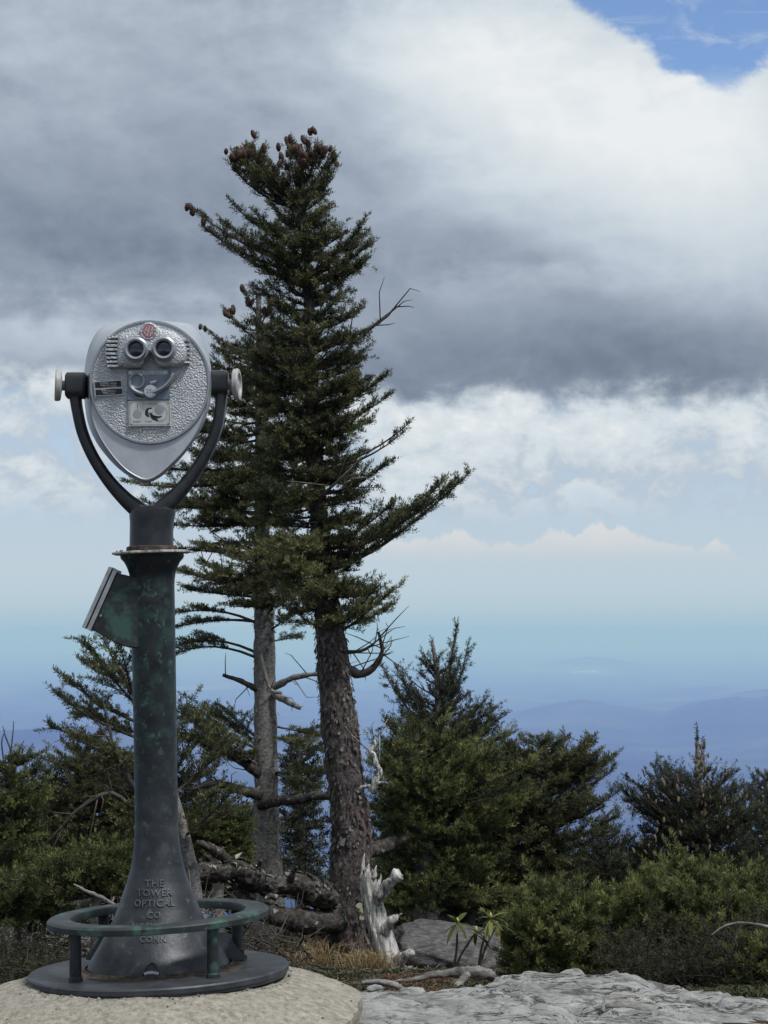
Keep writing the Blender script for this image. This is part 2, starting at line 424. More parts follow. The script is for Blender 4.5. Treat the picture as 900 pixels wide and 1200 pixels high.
M['bark'] = mottle('flaky_spruce_bark', [(0.28, (0.018, 0.015, 0.014)), (0.45, (0.055, 0.047, 0.044)), (0.60, (0.105, 0.092, 0.088)), (0.78, (0.20, 0.185, 0.178))], 55.0, 8.0, 0.95, (1, 1, 0.6), 0.010, 85.0, 0, 0.15,
                   layers=(((0.36, 0.33, 0.30), 30.0, 0.63, 0.71, 0.75), ((0.115, 0.072, 0.066), 7.0, 0.54, 0.70, 0.5), ((0.10, 0.11, 0.07), 9.0, 0.62, 0.75, 0.4)))
M['flake_red'] = mottle('red_brown_bark_flake', [(0.3, (0.045, 0.035, 0.032)), (0.7, (0.12, 0.090, 0.082))], 90.0, 5.0, 0.95)
M['flake_pale'] = mottle('pale_bark_flake', [(0.3, (0.08, 0.075, 0.07)), (0.7, (0.20, 0.19, 0.175))], 90.0, 5.0, 0.95)
M['bark_grey'] = mottle('grey_fir_bark', [(0.28, (0.06, 0.056, 0.052)), (0.48, (0.165, 0.157, 0.148)), (0.72, (0.29, 0.28, 0.265))], 55.0, 8.0, 0.95, (1, 1, 1.6), 0.004, 80.0, 0, 0.15,
                        layers=(((0.34, 0.34, 0.31), 34.0, 0.61, 0.70, 0.7), ((0.045, 0.042, 0.04), 12.0, 0.58, 0.7, 0.6)))
M['twig'] = mottle('grey_twig_bark', [(0.3, (0.028, 0.024, 0.021)), (0.7, (0.095, 0.083, 0.075))], 30.0, 4.0, 0.95)
M['twig_dark'] = mottle('dark_twig_bark', [(0.3, (0.016, 0.013, 0.011)), (0.7, (0.055, 0.046, 0.040))], 30.0, 4.0, 0.95)
M['dead_twig'] = mottle('bleached_twig', [(0.3, (0.09, 0.082, 0.075)), (0.7, (0.24, 0.225, 0.205))], 25.0, 4.0, 0.95)
M['dead_white'] = mottle('bleached_dead_wood', [(0.34, (0.10, 0.095, 0.088)), (0.43, (0.33, 0.32, 0.30)), (0.52, (0.54, 0.53, 0.505)), (0.70, (0.70, 0.69, 0.66))], 70.0, 10.0, 0.9, (1, 1, 0.12), 0.014, 90.0, 0, 0.2,
                         layers=(((0.12, 0.11, 0.10), 22.0, 0.60, 0.70, 0.75), ((0.25, 0.22, 0.18), 9.0, 0.52, 0.68, 0.5)), cracks=(26.0, (1, 1, 0.10), (0.05, 0.045, 0.04)))
M['dead_grey'] = mottle('weathered_grey_wood', [(0.28, (0.05, 0.047, 0.043)), (0.5, (0.17, 0.163, 0.153)), (0.75, (0.34, 0.33, 0.31))], 40.0, 8.0, 0.9, (0.3, 1, 1), 0.006, 80.0, 0, 0.2,
                        layers=(((0.05, 0.045, 0.04), 18.0, 0.60, 0.70, 0.7),))
M['log'] = mottle('rotting_log_bark', [(0.28, (0.012, 0.010, 0.009)), (0.5, (0.05, 0.044, 0.04)), (0.72, (0.13, 0.118, 0.108))], 40.0, 9.0, 0.95, None, 0.008, 70.0, 0, 0.15,
                  layers=(((0.36, 0.36, 0.33), 26.0, 0.60, 0.68, 0.75), ((0.06, 0.07, 0.035), 10.0, 0.6, 0.72, 0.5)))
M['fir'] = needle_mat('fir_needles', (0.024, 0.028, 0.012), (0.066, 0.073, 0.028), (0.21, 0.215, 0.085))
M['fir_bright'] = needle_mat('young_fir_needles', (0.024, 0.032, 0.011), (0.074, 0.090, 0.027), (0.21, 0.23, 0.08))
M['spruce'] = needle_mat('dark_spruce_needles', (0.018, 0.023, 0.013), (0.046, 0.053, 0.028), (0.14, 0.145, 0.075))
M['cone'] = mottle('purple_brown_cone', [(0.3, (0.045, 0.026, 0.022)), (0.7, (0.125, 0.075, 0.06))], 160.0, 3.0, 0.85, None, 0.004, 240.0)
M['cone_tan'] = mottle('tan_cone', [(0.3, (0.09, 0.062, 0.042)), (0.7, (0.22, 0.16, 0.11))], 200.0, 3.0, 0.85, None, 0.003, 300.0)
M['dry_grass'] = needle_mat('dry_grass', (0.16, 0.115, 0.055), (0.33, 0.25, 0.135), (0.50, 0.40, 0.23), 0.3)
M['heath'] = needle_mat('red_heath', (0.06, 0.030, 0.020), (0.12, 0.065, 0.038), (0.17, 0.12, 0.06), 0.2)
M['mossy'] = needle_mat('dull_moss', (0.026, 0.030, 0.012), (0.050, 0.056, 0.022), (0.085, 0.088, 0.036), 0.15)
M['leaf'] = needle_mat('leathery_leaf', (0.035, 0.055, 0.014), (0.085, 0.105, 0.030), (0.24, 0.22, 0.06), 0.25)
M['bud'] = plain('yellow_bud', (0.42, 0.33, 0.09), 0.6)
M['lichen'] = mottle('pale_lichen', [(0.3, (0.34, 0.36, 0.24)), (0.7, (0.52, 0.53, 0.38))], 60.0, 5.0, 0.95)
M['warehouse'] = plain('white_building_wall', (0.8, 0.8, 0.78), 0.7)
M['warehouse_roof'] = plain('pale_building_roof', (0.75, 0.76, 0.78), 0.6)
M['soil_dark'] = plain('dark_grit', (0.035, 0.03, 0.025), 0.9)
# ------------------------------------------------------------------ terrain: one sheet from the summit to the horizon
def px_z(y, d): return CAMZ - (y - EYE) / FPX * d
PLAIN = CAMZ - 545.0
def crest(az_px, pts):
    x = [p[0] for p in pts]; y = [p[1] for p in pts]
    return np.interp(az_px, x, y)
RIDGES = [ # distance, half depth, crest line as (photo x, photo y)
    (12500.0, 1500.0, [(-900, 905), (0, 880), (250, 872), (420, 868), (520, 858), (575, 846), (620, 832), (650, 826), (680, 821), (712, 826), (742, 831), (775, 836), (806, 824), (835, 819), (858, 815), (878, 818), (900, 813), (960, 806), (1100, 815), (1800, 850)]),
    (10300.0, 700.0, [(-900, 960), (300, 950), (540, 915), (620, 893), (690, 876), (735, 868), (790, 874), (850, 866), (910, 858), (1000, 862), (1800, 900)]),
    (15500.0, 800.0, [(-900, 860), (0, 842), (120, 838), (300, 850), (560, 842), (700, 832), (790, 822), (880, 808), (930, 804), (1100, 812), (1800, 850)]),
    (18500.0, 1400.0, [(-900, 830), (-200, 812), (0, 818), (45, 808), (100, 802), (150, 812), (300, 826), (600, 834), (700, 826), (752, 812), (800, 806), (842, 803), (870, 812), (960, 818), (1800, 830)]),
    (9000.0, 1200.0, [(-900, 860), (-300, 856), (0, 851), (90, 850), (200, 853), (330, 870), (480, 905), (600, 940), (1000, 950), (1800, 930)]),
    (30000.0, 900.0, [(-900, 800), (200, 797), (540, 788), (650, 776), (690, 769), (730, 774), (800, 790), (1800, 798)]),
]
def near_ground(X, Y):
    r = np.hypot(X, Y)
    yy = [4.4, 5.0, 5.6, 6.4, 7.2, 8.4, 9.5, 11.0, 13.0]          # the strip of soil seen between the rock and the trees
    zz = [px_z(p, d) for p, d in zip((1222, 1206, 1186, 1166, 1152, 1136, 1122, 1096, 1074), yy)]
    z = np.interp(Y, [-60, -12, -1.0, 3.4] + yy + [16.0, 30.0, 70.0, 300.0], [-9.0, -1.7, -0.95, -0.55] + zz + [-2.6, -11.0, -36.0, -180.0])
    z = z - 0.015 * np.abs(X) ** 1.5
    p = np.stack([X, Y, X * 0], -1)
    return z + fbm(p * 1.3, 5) * (0.05 * np.clip((r - 4.5) / 3.0, 0.2, 1.0) + 0.10 * np.clip((r - 12.0) / 6.0, 0, 6.0))
def terrain_z(X, Y):
    r = np.hypot(X, Y)
    azp = CX + np.arctan2(X, np.maximum(Y, 1e-6)) * FPX
    azp = np.where(Y > 0, azp, np.sign(X) * 4000 + CX)
    p = np.stack([X, Y, X * 0], -1)
    far = PLAIN + fbm(p / 2600.0, 5) * 55.0 * np.clip((34000 - r) / 20000, 0.15, 1.0)
    far = np.maximum(far, PLAIN - 35)
    front = np.clip((Y / np.maximum(r, 1e-6) - 0.3) / 0.4, 0, 1)
    for d, w, pts in RIDGES:
        top = px_z(crest(azp, pts), d) - PLAIN
        q = (r - d + fbm(p / 3000.0, 3) * w * 0.5) / w
        shape = np.exp(-np.abs(q) ** 1.7)
        rough = (1 - 2 * np.abs(fbm(p / np.array([900.0, 2200.0, 1.0]), 5))) * 0.22 + fbm(p / 250.0, 4) * 0.06
        far = np.maximum(far, PLAIN + np.maximum(top, 0) * shape * (1 + rough * np.clip(np.abs(q) * 2.2, 0.12, 1)))
    hill = -180 - 365 * np.clip((r - 300) / 4600, 0, 1) ** 0.75 + fbm(p / 500.0, 4) * 60 * np.clip((r - 300) / 1500, 0, 1)
    near = near_ground(X, Y)
    t = np.clip((r - 150) / 150.0, 0, 1)
    z = near * (1 - t) + np.maximum(hill, PLAIN - 20) * t
    t2 = np.clip((r - 4200) / 2500.0, 0, 1); t2 = t2 * t2 * (3 - 2 * t2)
    return z * (1 - t2) + far * t2
az = np.concatenate([np.linspace(-180, -34, 36)[:-1], np.linspace(-34, -12, 40)[:-1], np.linspace(-12, 12, 260)[:-1], np.linspace(12, 34, 40)[:-1], np.linspace(34, 180, 36)[:-1]])
rr = np.concatenate([np.geomspace(0.3, 14.0, 75)[:-1], np.geomspace(14.0, 4500.0, 50)[:-1], np.geomspace(4500, 70000, 160)])
A, RR = np.meshgrid(np.radians(az), rr)
TX, TY = RR * np.sin(A), RR * np.cos(A)
TZ = terrain_z(TX, TY)
ter = MB()
ter.grid([np.stack([TX[i], TY[i], TZ[i]], -1) for i in range(len(rr))], True)
ter.add(np.concatenate([[[0, 0, near_ground(np.array([0.0]), np.array([0.0]))[0]]], np.stack([TX[0], TY[0], TZ[0]], -1)]), [(0, j + 1, (j + 1) % len(az) + 1) for j in range(len(az))])
m, nt, b = new_mat('mountain_ground')
geo = nt.nodes.new('ShaderNodeNewGeometry').outputs['Position']
sep = nt.nodes.new('ShaderNodeSeparateXYZ'); nt.links.new(geo, sep.inputs[0])
gx, gy, gz = (S(nt, sep.outputs[i]) for i in range(3))
dist = (gx * gx + gy * gy).op('SQRT')
soil = ramp(nt, noise(nt, geo, 14.0, 8.0, 0.65), [(0.3, (0.022, 0.017, 0.012)), (0.55, (0.060, 0.047, 0.034)), (0.75, (0.11, 0.095, 0.075))])
forest = ramp(nt, noise(nt, geo, 0.0016, 9.0, 0.62), [(0.34, (0.006, 0.011, 0.009)), (0.5, (0.024, 0.034, 0.023)), (0.66, (0.085, 0.092, 0.060))])
field = noise(nt, geo, 0.00042, 6.0, 0.6, (1.0, 0.45, 1)).step(0.56, 0.66)
low_ = gz.step(PLAIN + 120, PLAIN + 20)
land = mixc(nt, field * low_ * 0.85, forest, (0.20, 0.17, 0.12))
bare = noise(nt, geo, 0.0011, 5.0, 0.6, (1.0, 0.30, 1), 0.0, (11.3, 4.1, 0)).step(0.69, 0.74) * low_
land = mixc(nt, bare * 0.9, land, (0.55, 0.50, 0.44))
nt.links.new(mixc(nt, dist.step(40.0, 300.0), soil, land), b.inputs['Base Color'])
b.inputs['Roughness'].default_value = 1.0
b.inputs['Specular IOR Level'].default_value = 0.0
tag(ter.build('ground', m), kind='structure')

# white buildings far out on the plain
prnd = random.Random(5)
for i, (x, y, w) in enumerate(((672, 786, 5), (680, 784.5, 4), (687, 786, 7), (694, 783.5, 4), (697, 786.5, 5))):
    yy = 27500.0 + prnd.uniform(-500, 500)
    X = (x - CX) / FPX * yy
    z = float(terrain_z(np.array([X]), np.array([yy]))[0]) - 3
    o = thing('warehouse', (X, yy, z), 'white buildings glinting as specks on the hazy plain', 'building', 'white buildings on the far plain')
    W, H, L = w * 10.5, 16.0, 260.0
    mb = MB(); mb.box((X, yy, z + H / 2), (W, L, H)); mb.build('wall', M['warehouse'], o)
    mb = MB(); mb.add([[X - W / 2 - 2, yy - L / 2 - 2, z + H], [X + W / 2 + 2, yy - L / 2 - 2, z + H], [X + W / 2 + 2, yy + L / 2 + 2, z + H], [X - W / 2 - 2, yy + L / 2 + 2, z + H], [X, yy - L / 2 - 2, z + H + 12], [X, yy + L / 2 + 2, z + H + 12]],
                      [(0, 1, 4), (1, 2, 5, 4), (2, 3, 5), (3, 0, 4, 5), (0, 3, 2, 1)], 0, False)
    mb.build('roof', M['warehouse_roof'], o)

# the blue air over the valley
HB = 74000.0
hm = bpy.data.materials.new('valley_haze'); hm.use_nodes = True
ht = hm.node_tree
ht.nodes.remove(ht.nodes['Principled BSDF'])
pv = ht.nodes.new('ShaderNodeVolumePrincipled')
pv.inputs['Color'].default_value = (0.645, 0.89, 2.1, 1)
pv.inputs['Absorption Color'].default_value = (0.0, 0.0, 0.0, 1)
pv.inputs['Density'].default_value = 7.0e-5
pv.inputs['Anisotropy'].default_value = 0.0
ht.links.new(pv.outputs[0], ht.nodes['Material Output'].inputs['Volume'])
hz_ = MB(); zb, zt = float(TZ.min()) - 1.0, CAMZ + 3.6
hz_.box((0, 0, (zb + zt) / 2), (2 * HB, 2 * HB, zt - zb))
tag(hz_.build('haze', hm), kind='stuff')
# ------------------------------------------------------------------ the binocular viewer
PX = D0 / FPX
FOOT = P(186, 1134, D0)
def W(x, y, d=0.0):
    q = P(x, y, D0); q[1] += d
    return q
def Wl(pts, d=0.0): return np.array([W(x, y, d) for x, y in pts])
TILT = R(1.0)
def axis_x(y): return 186.5 + (178.0 - 186.5) * (1134 - y) / (1134 - 640)
def ring_at(y, r, n=64, tilt=TILT, cx=None, ry=None):
    c = W(axis_x(y) if cx is None else cx, y)
    a = np.linspace(0, 2 * math.pi, n, endpoint=False)
    X = np.array([math.cos(tilt), 0, math.sin(tilt)]); Yv = np.array([0, 1.0, 0])
    return c + PX * (r * np.cos(a)[:, None] * X + (ry or r) * np.sin(a)[:, None] * Yv)
viewer = thing('binocular_viewer', FOOT, 'silver headed coin operated binocular viewer on a dark iron pedestal standing on concrete', 'binocular viewer')

# pedestal: bell foot and pole, one casting
prof = [(1136, 83), (1131, 82), (1126, 80), (1121, 77.5), (1114, 73.5), (1106, 68.5), (1098, 64), (1088, 58.5), (1076, 52.5), (1062, 46.5), (1047, 41), (1032, 35.5), (1016, 30.8), (1000, 28), (984, 26.3), (962, 25.3), (930, 25.0), (842, 25.2), (800, 25.4), (760, 25.6), (720, 25.6)]
def prof_r(y): return np.interp(-y, [-p[0] for p in prof], [p[1] for p in prof])
ys = np.concatenate([np.linspace(1136, 1000, 70), np.linspace(998, 940, 16)])
mb = MB()
rows = []
for y in ys:
    q = ring_at(y, prof_r(y), 96)
    c = q.mean(0)
    rows.append(c + (q - c) * (1 + 0.012 * fbm(q * 9.0, 3)[:, None]))
mb.grid(rows, True)
mb.build('bell_foot', M['iron_pole'], viewer)
mb = MB()
mb.grid([ring_at(y, prof_r(y) + 0.0, 48) for y in np.linspace(940.3, 686, 40)] + [ring_at(y, r, 48) for y, r in ((679, 26.0), (672, 27.2), (665, 29.5), (659, 32.5), (654.5, 36.5), (651.5, 37.5), (651, 20))], True)
mb.build('pole', M['iron_pole'], viewer)
# raised lettering on the bell
def text_verts(s, size, ext, res=2, spacing=1.0, bev=0.0):
    cu = bpy.data.curves.new('lettering', 'FONT')
    cu.body, cu.size, cu.extrude, cu.align_x, cu.align_y = s, size, ext, 'CENTER', 'CENTER'
    cu.resolution_u, cu.space_character, cu.bevel_depth = res, spacing, bev
    o = bpy.data.objects.new('lettering', cu); COL.objects.link(o)
    bpy.context.view_layer.update()
    me = o.to_mesh()
    v = np.array([x.co[:] for x in me.vertices]); f = [tuple(p.vertices) for p in me.polygons]
    o.to_mesh_clear(); bpy.data.objects.remove(o); bpy.data.curves.remove(cu)
    return v, f
for s, y, size in (('THE', 1031.5, 11.5), ('TOWER', 1042.0, 11.0), ('OPTICAL', 1053.5, 11.0), ('CO', 1066.5, 10.0), ('NORWALK', 1078.5, 9.5), ('CONN', 1092.5, 9.5)):
    v, f = text_verts(s, size, 1.0, 2, 1.12, 0.25)
    v = v[:, :] * 1.0
    q = np.empty_like(v)
    for i, (a, b_, h) in enumerate(v):
        yy = y - b_
        r = prof_r(yy) + h * 1.3
        th = a / r
        q[i] = W(axis_x(yy), yy) + PX * r * np.array([math.sin(th) , -math.cos(th), math.sin(th) * math.sin(TILT)])
    mb = MB(); mb.add(q, f, 0, False); mb.build('raised_lettering', M['iron_worn'], viewer)
# inspection hole with a bolt, low on the bell
yc, xc = 1124.0, 186.0
mb = MB()
def bell(dx, y, out):
    r = prof_r(y) + out; th = dx / r
    return W(axis_x(y), y) + PX * r * np.array([math.sin(th), -math.cos(th), 0])
hood = [bell(-12.5 + 25 * t, yc + 9 - 17 * math.sin(math.pi * t), 1.4) for t in np.linspace(0, 1, 15)]
mb.tube(hood, [1.6 * PX] * 15, 6)
mb.build('hole_hood', M['iron_grey'], viewer)
mb = MB()
out_ = [bell(-11.5 + 23 * t, yc + 8.5 - 15.5 * math.sin(math.pi * t), 0.5) for t in np.linspace(0, 1, 15)]
mb.add(out_, [tuple(range(15))], 0, False)
mb.build('hole', M['black'], viewer)
mb = MB()
mb.tube([bell(-8 + 16 * t, yc + 5.0 - 1.5 * math.sin(math.pi * t), 0.9) for t in np.linspace(0, 1, 7)], [2.6 * PX] * 7, 8)
mb.build('bolt', M['rim'], viewer)
# lugs of the bell, bolted to the base
def lug(th):
    mb = MB()
    dirv = np.array([math.cos(th), math.sin(th), math.cos(th) * math.sin(TILT)]); side = np.array([-math.sin(th), math.cos(th), 0])
    base = W(axis_x(1131), 1131)
    w = 13 * PX
    def q(r, h, s): return base + dirv * r * PX + np.array([0, 0, h * PX]) + side * s
    pr = [(60, 0), (104, 0), (104, 5), (98, 7.5), (88, 20), (79, 34), (60, 34)]
    mb.grid([[q(r, h, -w) for r, h in pr], [q(r, h, w) for r, h in pr]], True, 0, False, True)
    o = mb.build('lug', M['iron_grey'], viewer)
    mb = MB()
    c = q(100, 7, 0)
    a = np.arange(6) * math.pi / 3
    mb.grid([c + PX * np.stack([5 * np.cos(a), 5 * np.sin(a), a * 0 + h], -1) for h in (-2, 4)], True, 0, False, True)
    mb.build('nut', M['iron'], o)
lug(R(24)); lug(R(144))
# base flange
FT = R(2.3)
mb = MB()
c = W(186, 1134)
mb.grid([ring_at(y, r, 112, FT, 186) for y, r in ((1134.2, 60), (1134.0, 120), (1134.3, 146), (1134.6, 149.5), (1136.4, 151), (1141.5, 151), (1143, 149.5), (1146, 149.0), (1146.2, 60))], True)
mb.build('base_flange', M['iron_grey'], viewer)
mb = MB()
mb.grid([ring_at(y, 1, 96, FT, 186) * 0 + (lambda q: q.mean(0) + (q - q.mean(0)) * (1 + wob_ * fbm(q * 14.0, 3)[:, None]))(ring_at(y, r, 96, FT, 186)) for y, r, wob_ in ((1130.0, 85, 0), (1133.2, 88, 0.02), (1133.8, 99, 0.12), (1134.6, 100, 0.12))], True)
mb.build('rusty_joint', M['rust'], viewer)
# foot ring on four posts
RT = R(3.0)
rc = 185.5
mb = MB()
mb.grid([ring_at(y, r, 112, RT, rc) for y, r in ((1071, 127.5), (1069.4, 126), (1069.0, 124), (1069.0, 104), (1069.4, 102), (1071, 101), (1078, 101), (1078.8, 102.5), (1078.8, 126.5), (1078, 128.5), (1072, 128.5), (1071, 127.5))], True)
mb.build('foot_ring', M['iron'], viewer)
for th in (221, 308, 41, 131):
    t = R(th); r = 114.0
    off = np.array([math.cos(t) * r, math.sin(t) * r])
    top = W(rc, 1078.5) + PX * np.array([off[0], off[1], off[0] * math.sin(RT)])
    bot = W(186, 1134.2) + PX * np.array([off[0], off[1], off[0] * math.sin(FT)])
    mb = MB(); mb.tube([bot, bot + (top - bot) * 0.08, bot + (top - bot) * 0.1, top], [8.2 * PX, 8.0 * PX, 6.9 * PX, 6.7 * PX], 20)
    mb.build('post', M['iron'], viewer)
# coin box: a slanting chute on the left of the pole
box_out = [(166, 676), (153, 675.5), (146, 673.5), (140.5, 672.5), (139.0, 673.0), (110.8, 736.0), (111.2, 738.2), (120, 743.5), (132, 750.5), (143, 755.5), (152, 758.5), (166, 760)]
mb = MB()
hw = 21.0 * PX
rows = []
o = Wl(box_out); cc = o.mean(0)
for d, k in ((-hw, 0.04), (-hw + 3 * PX, 0.0), (hw - 3 * PX, 0.0), (hw, 0.04)):
    q = o + (cc - o) * k; q[:, 1] = D0 + d; rows.append(q)
mb.grid(rows, True, 0, False, True)
mb.build('coin_box', M['iron'], viewer)
# the lid is two strips; a black strip stands for the gap's shade
dv = np.array([110.8 - 139.0, 736.0 - 673.0]); dv /= np.linalg.norm(dv); nv = np.array([-dv[1], dv[0]]) * 1.0
if nv[0] > 0: nv = -nv
p0 = np.array([139.8, 670.8]); p1 = np.array([109.8, 738.0])
def slab(a, b, name, mat, hwk, extra=0.0):
    mb = MB()
    q = [p0 + nv * a - dv * extra, p0 + nv * b - dv * extra, p1 + nv * b + dv * extra, p1 + nv * a + dv * extra]
    o_ = Wl(q); rows = []
    for d in (-hwk, hwk):
        z = o_.copy(); z[:, 1] = D0 + d; rows.append(z)
    mb.grid(rows, True, 0, False, True)
    return mb.build(name, mat, viewer)
slab(0.3, 5.0, 'lid_frame', M['lid'], 22.5 * PX, 1.5)
slab(5.1, 6.9, 'lid_gap_shade', M['black'], 21.5 * PX, 0.5)
slab(7.0, 11.2, 'lid', M['lid'], 23 * PX, 1.8)
mb = MB(); s_ = W(121, 721.5, -22.5 * PX); mb.tube([s_, s_ + np.array([0, -0.0025, 0])], [1.6 * PX, 1.3 * PX], 8); mb.build('rivet', M['rim'], viewer)
# worn plate between pole and yoke
mb = MB()
pc = 178.0
pr = random.Random(3)
ang = np.linspace(0, 2 * math.pi, 40, endpoint=False)
def rag(y, k, sd):
    c = W(pc, y); rnd = random.Random(sd)
    rads = np.array([46.5 / max(abs(math.cos(((a + R(22.5)) % R(45)) - R(22.5))), 0.1) * 0.965 for a in ang]) * k
    rads = rads * np.array([1 + 0.018 * rnd.uniform(-1, 1) for _ in ang])
    return c + PX * rads[:, None] * np.stack([np.cos(ang), np.sin(ang), np.cos(ang) * math.sin(R(2.0))], -1)
mb.grid([rag(646.2, 0.4, 4), rag(646.2, 0.96, 4), rag(646.8, 1.0, 4), rag(648.6, 1.0, 4), rag(649.2, 0.97, 4), rag(649.4, 0.4, 4)], True, 0, False)
mb.build('worn_plate', M['rust_plate'], viewer)
mb = MB(); mb.grid([ring_at(y, r, 40) for y, r in ((651, 37.2), (649.3, 37.4), (649.2, 10))], True); mb.build('collar_rim', M['iron'], viewer)
mb = MB(); mb.grid([ring_at(y, r, 40) for y, r in ((646.4, 30.2), (641, 29.8), (639.8, 27.0), (639.6, 20))], True); mb.build('rusty_flange', M['rust'], viewer)
mb = MB()
prn = random.Random(8)
for k in range(26):      # crumbs of rust on the plate
    a = prn.uniform(math.pi, 2 * math.pi); r = prn.uniform(27, 42)
    c = W(pc, 645.6) + PX * np.array([r * math.cos(a), r * math.sin(a), r * math.cos(a) * 0.035])
    q = np.array([[prn.uniform(.5, 1), 0, 0], [-prn.uniform(.5, 1), .3, 0], [0, prn.uniform(.5, 1), 0], [0, 0, prn.uniform(.6, 1.3)]]) * 2.0 * PX
    mb.add(c + q, [(0, 1, 3), (1, 2, 3), (2, 0, 3)], 0, False)
tag(mb.build('rust_crumbs', M['rust'], viewer), kind='stuff')

# yoke
mb = MB()
mb.grid([ring_at(y, r, 40, TILT, x) for y, r, x in ((640, 25.8, 177.5), (625, 25.5, 177.5), (612, 25.8, 178), (604, 27, 178.5), (598, 27, 179), (594, 20, 180), (592, 6, 181))], True)
def arm(pts, n=26):
    cl = smooth_line(pts, n)
    rows = []
    for i in range(n):
        x, y, w, d = cl[i]
        j0, j1 = max(i - 1, 0), min(i + 1, n - 1)
        t = cl[j1][:2] - cl[j0][:2]; t /= np.linalg.norm(t)
        nx, ny = -t[1], t[0]
        ring = []
        for a in np.linspace(0, 2 * math.pi, 20, endpoint=False):
            ca, sa = math.cos(a), math.sin(a)
            e = 0.62
            u_ = math.copysign(abs(ca) ** e, ca) * w / 2; v_ = math.copysign(abs(sa) ** e, sa) * d / 2
            ring.append(W(x + nx * u_, y + ny * u_) + np.array([0, v_ * PX, 0]))
        rows.append(ring)
    return rows
mb.grid(arm([(88, 462, 14, 22), (90.5, 480, 13, 22), (97, 508, 13, 22), (110, 537, 13.5, 22), (128, 564, 15, 23), (148, 586, 18, 25), (166, 601, 22, 28), (176, 612, 24, 30)]), True, 0, True, True)
mb.grid(arm([(259.5, 460, 14, 22), (258, 480, 13, 22), (253.5, 503, 13, 22), (242, 531, 13.5, 22), (225, 558, 15, 23), (207, 580, 18, 25), (190, 597, 22, 28), (180, 610, 24, 30)]), True, 0, True, True)
mb.build('yoke', M['iron_black'], viewer)
def boss(x0, x1, y, r):
    mb = MB(); n = 8
    rows = []
    for x, k in ((x0, 0.85), (x0 + 2, 1.0), (x1 - 2, 1.0), (x1, 0.85)):
        ring = []
        for a in np.linspace(0, 2 * math.pi, 28, endpoint=False):
            ca, sa = math.cos(a), math.sin(a); e = 0.55
            ring.append(W(x, y) + PX * r * k * np.array([0, math.copysign(abs(ca) ** e, ca), math.copysign(abs(sa) ** e, sa)]))
        rows.append(ring)
    mb.grid(rows, True, 0, True, True)
    mb.build('pivot_boss', M['iron_black'], viewer)
boss(77.5, 101, 452, 15.5); boss(247, 267.5, 449, 15.0)
def knob(xa, xs, y, yaw, name='clamp_knob'):
    """A round hand knob whose axis runs along x, turned a little towards the camera."""
    mb = MB()
    sgn = 1 if xa > xs else -1
    ax = np.array([sgn * math.cos(yaw), math.sin(yaw) * -1.0, 0.03]); ax /= np.linalg.norm(ax)
    u = np.cross(ax, [0, 0, 1.0]); u /= np.linalg.norm(u); v = np.cross(ax, u)
    a = np.linspace(0, 2 * math.pi, 40, endpoint=False)
    s0 = W(xs, y)
    L = abs(xa - xs)
    rows = []
    for h, r in ((-2, 6.0), (L - 8.5, 6.0), (L - 8, 10), (L - 7.3, 16.5), (L - 6, 18.4), (L - 1.5, 18.8), (L, 17.8), (L + .2, 13.5), (L - 2.2, 12.5), (L - 2.4, 3.5), (L - 1.0, 3.0), (L - 1.0, 0.4)):
        rows.append(s0 + PX * (ax * h + r * (np.cos(a)[:, None] * u + np.sin(a)[:, None] * v)))
    mb.grid(rows, True, 0, True, True)
    mb.build(name, M['knob'], viewer)
knob(64.5, 79, 452, R(9)); knob(281, 266, 451, R(6))

# head: shield-shaped housing
front = smooth_line([(178.7, 380.3), (205, 385), (228, 399), (243, 421), (248.5, 447), (247, 472), (241, 494), (231, 514), (217, 533), (201, 549), (188, 560), (174, 565.5), (161, 561), (147, 551), (132, 534), (119, 514), (111, 494), (108.3, 472), (108.6, 447), (114, 421), (129, 399), (152, 385), (178.7, 380.3)], 97)[:-1]
rear = smooth_line([(176, 375.5), (210, 377.5), (227, 381.5), (238, 396), (245.5, 420), (248.5, 447), (246, 472), (238, 495), (227, 515), (213, 534), (198, 550), (185, 560), (170, 566.5), (156, 561), (141, 551), (126, 536), (112, 517), (103, 496), (99, 472), (98, 446), (101, 420), (107, 400), (119, 384), (140, 378), (176, 375.5)], 97)[:-1]
# keep the same angular start, matched point by point around each outline
def outl(k, d, shrink=0.0):
    q = front * (1 - k) + rear * k
    c = np.array([177.0, 462.0])
    q = q + (c - q) * shrink
    return np.array([P(a_, b_, D0 + max(d - 0.01, 0) if k > 0.01 else D0) + np.array([0, 0 if (k > 0.01 and d > 0.01) else d, 0]) for a_, b_ in q])
mb = MB()
hd = -0.055
rows = [outl(0, hd + 0.003, 0.03), outl(0, hd, 0.018), outl(0, hd + 0.002, 0.006), outl(0.02, hd + 0.008, 0.0), outl(0.35, hd + 0.045, -0.004), outl(0.75, hd + 0.10, 0.0), outl(1.0, hd + 0.15, 0.0), outl(1.0, hd + 0.165, 0.012), outl(1.0, hd + 0.20, 0.16), outl(1, hd + 0.235, 0.40), outl(1, hd + 0.24, 0.7)]
mb.grid(rows, True, 0, True, True)
head = mb.build('housing', M['silver'], viewer)
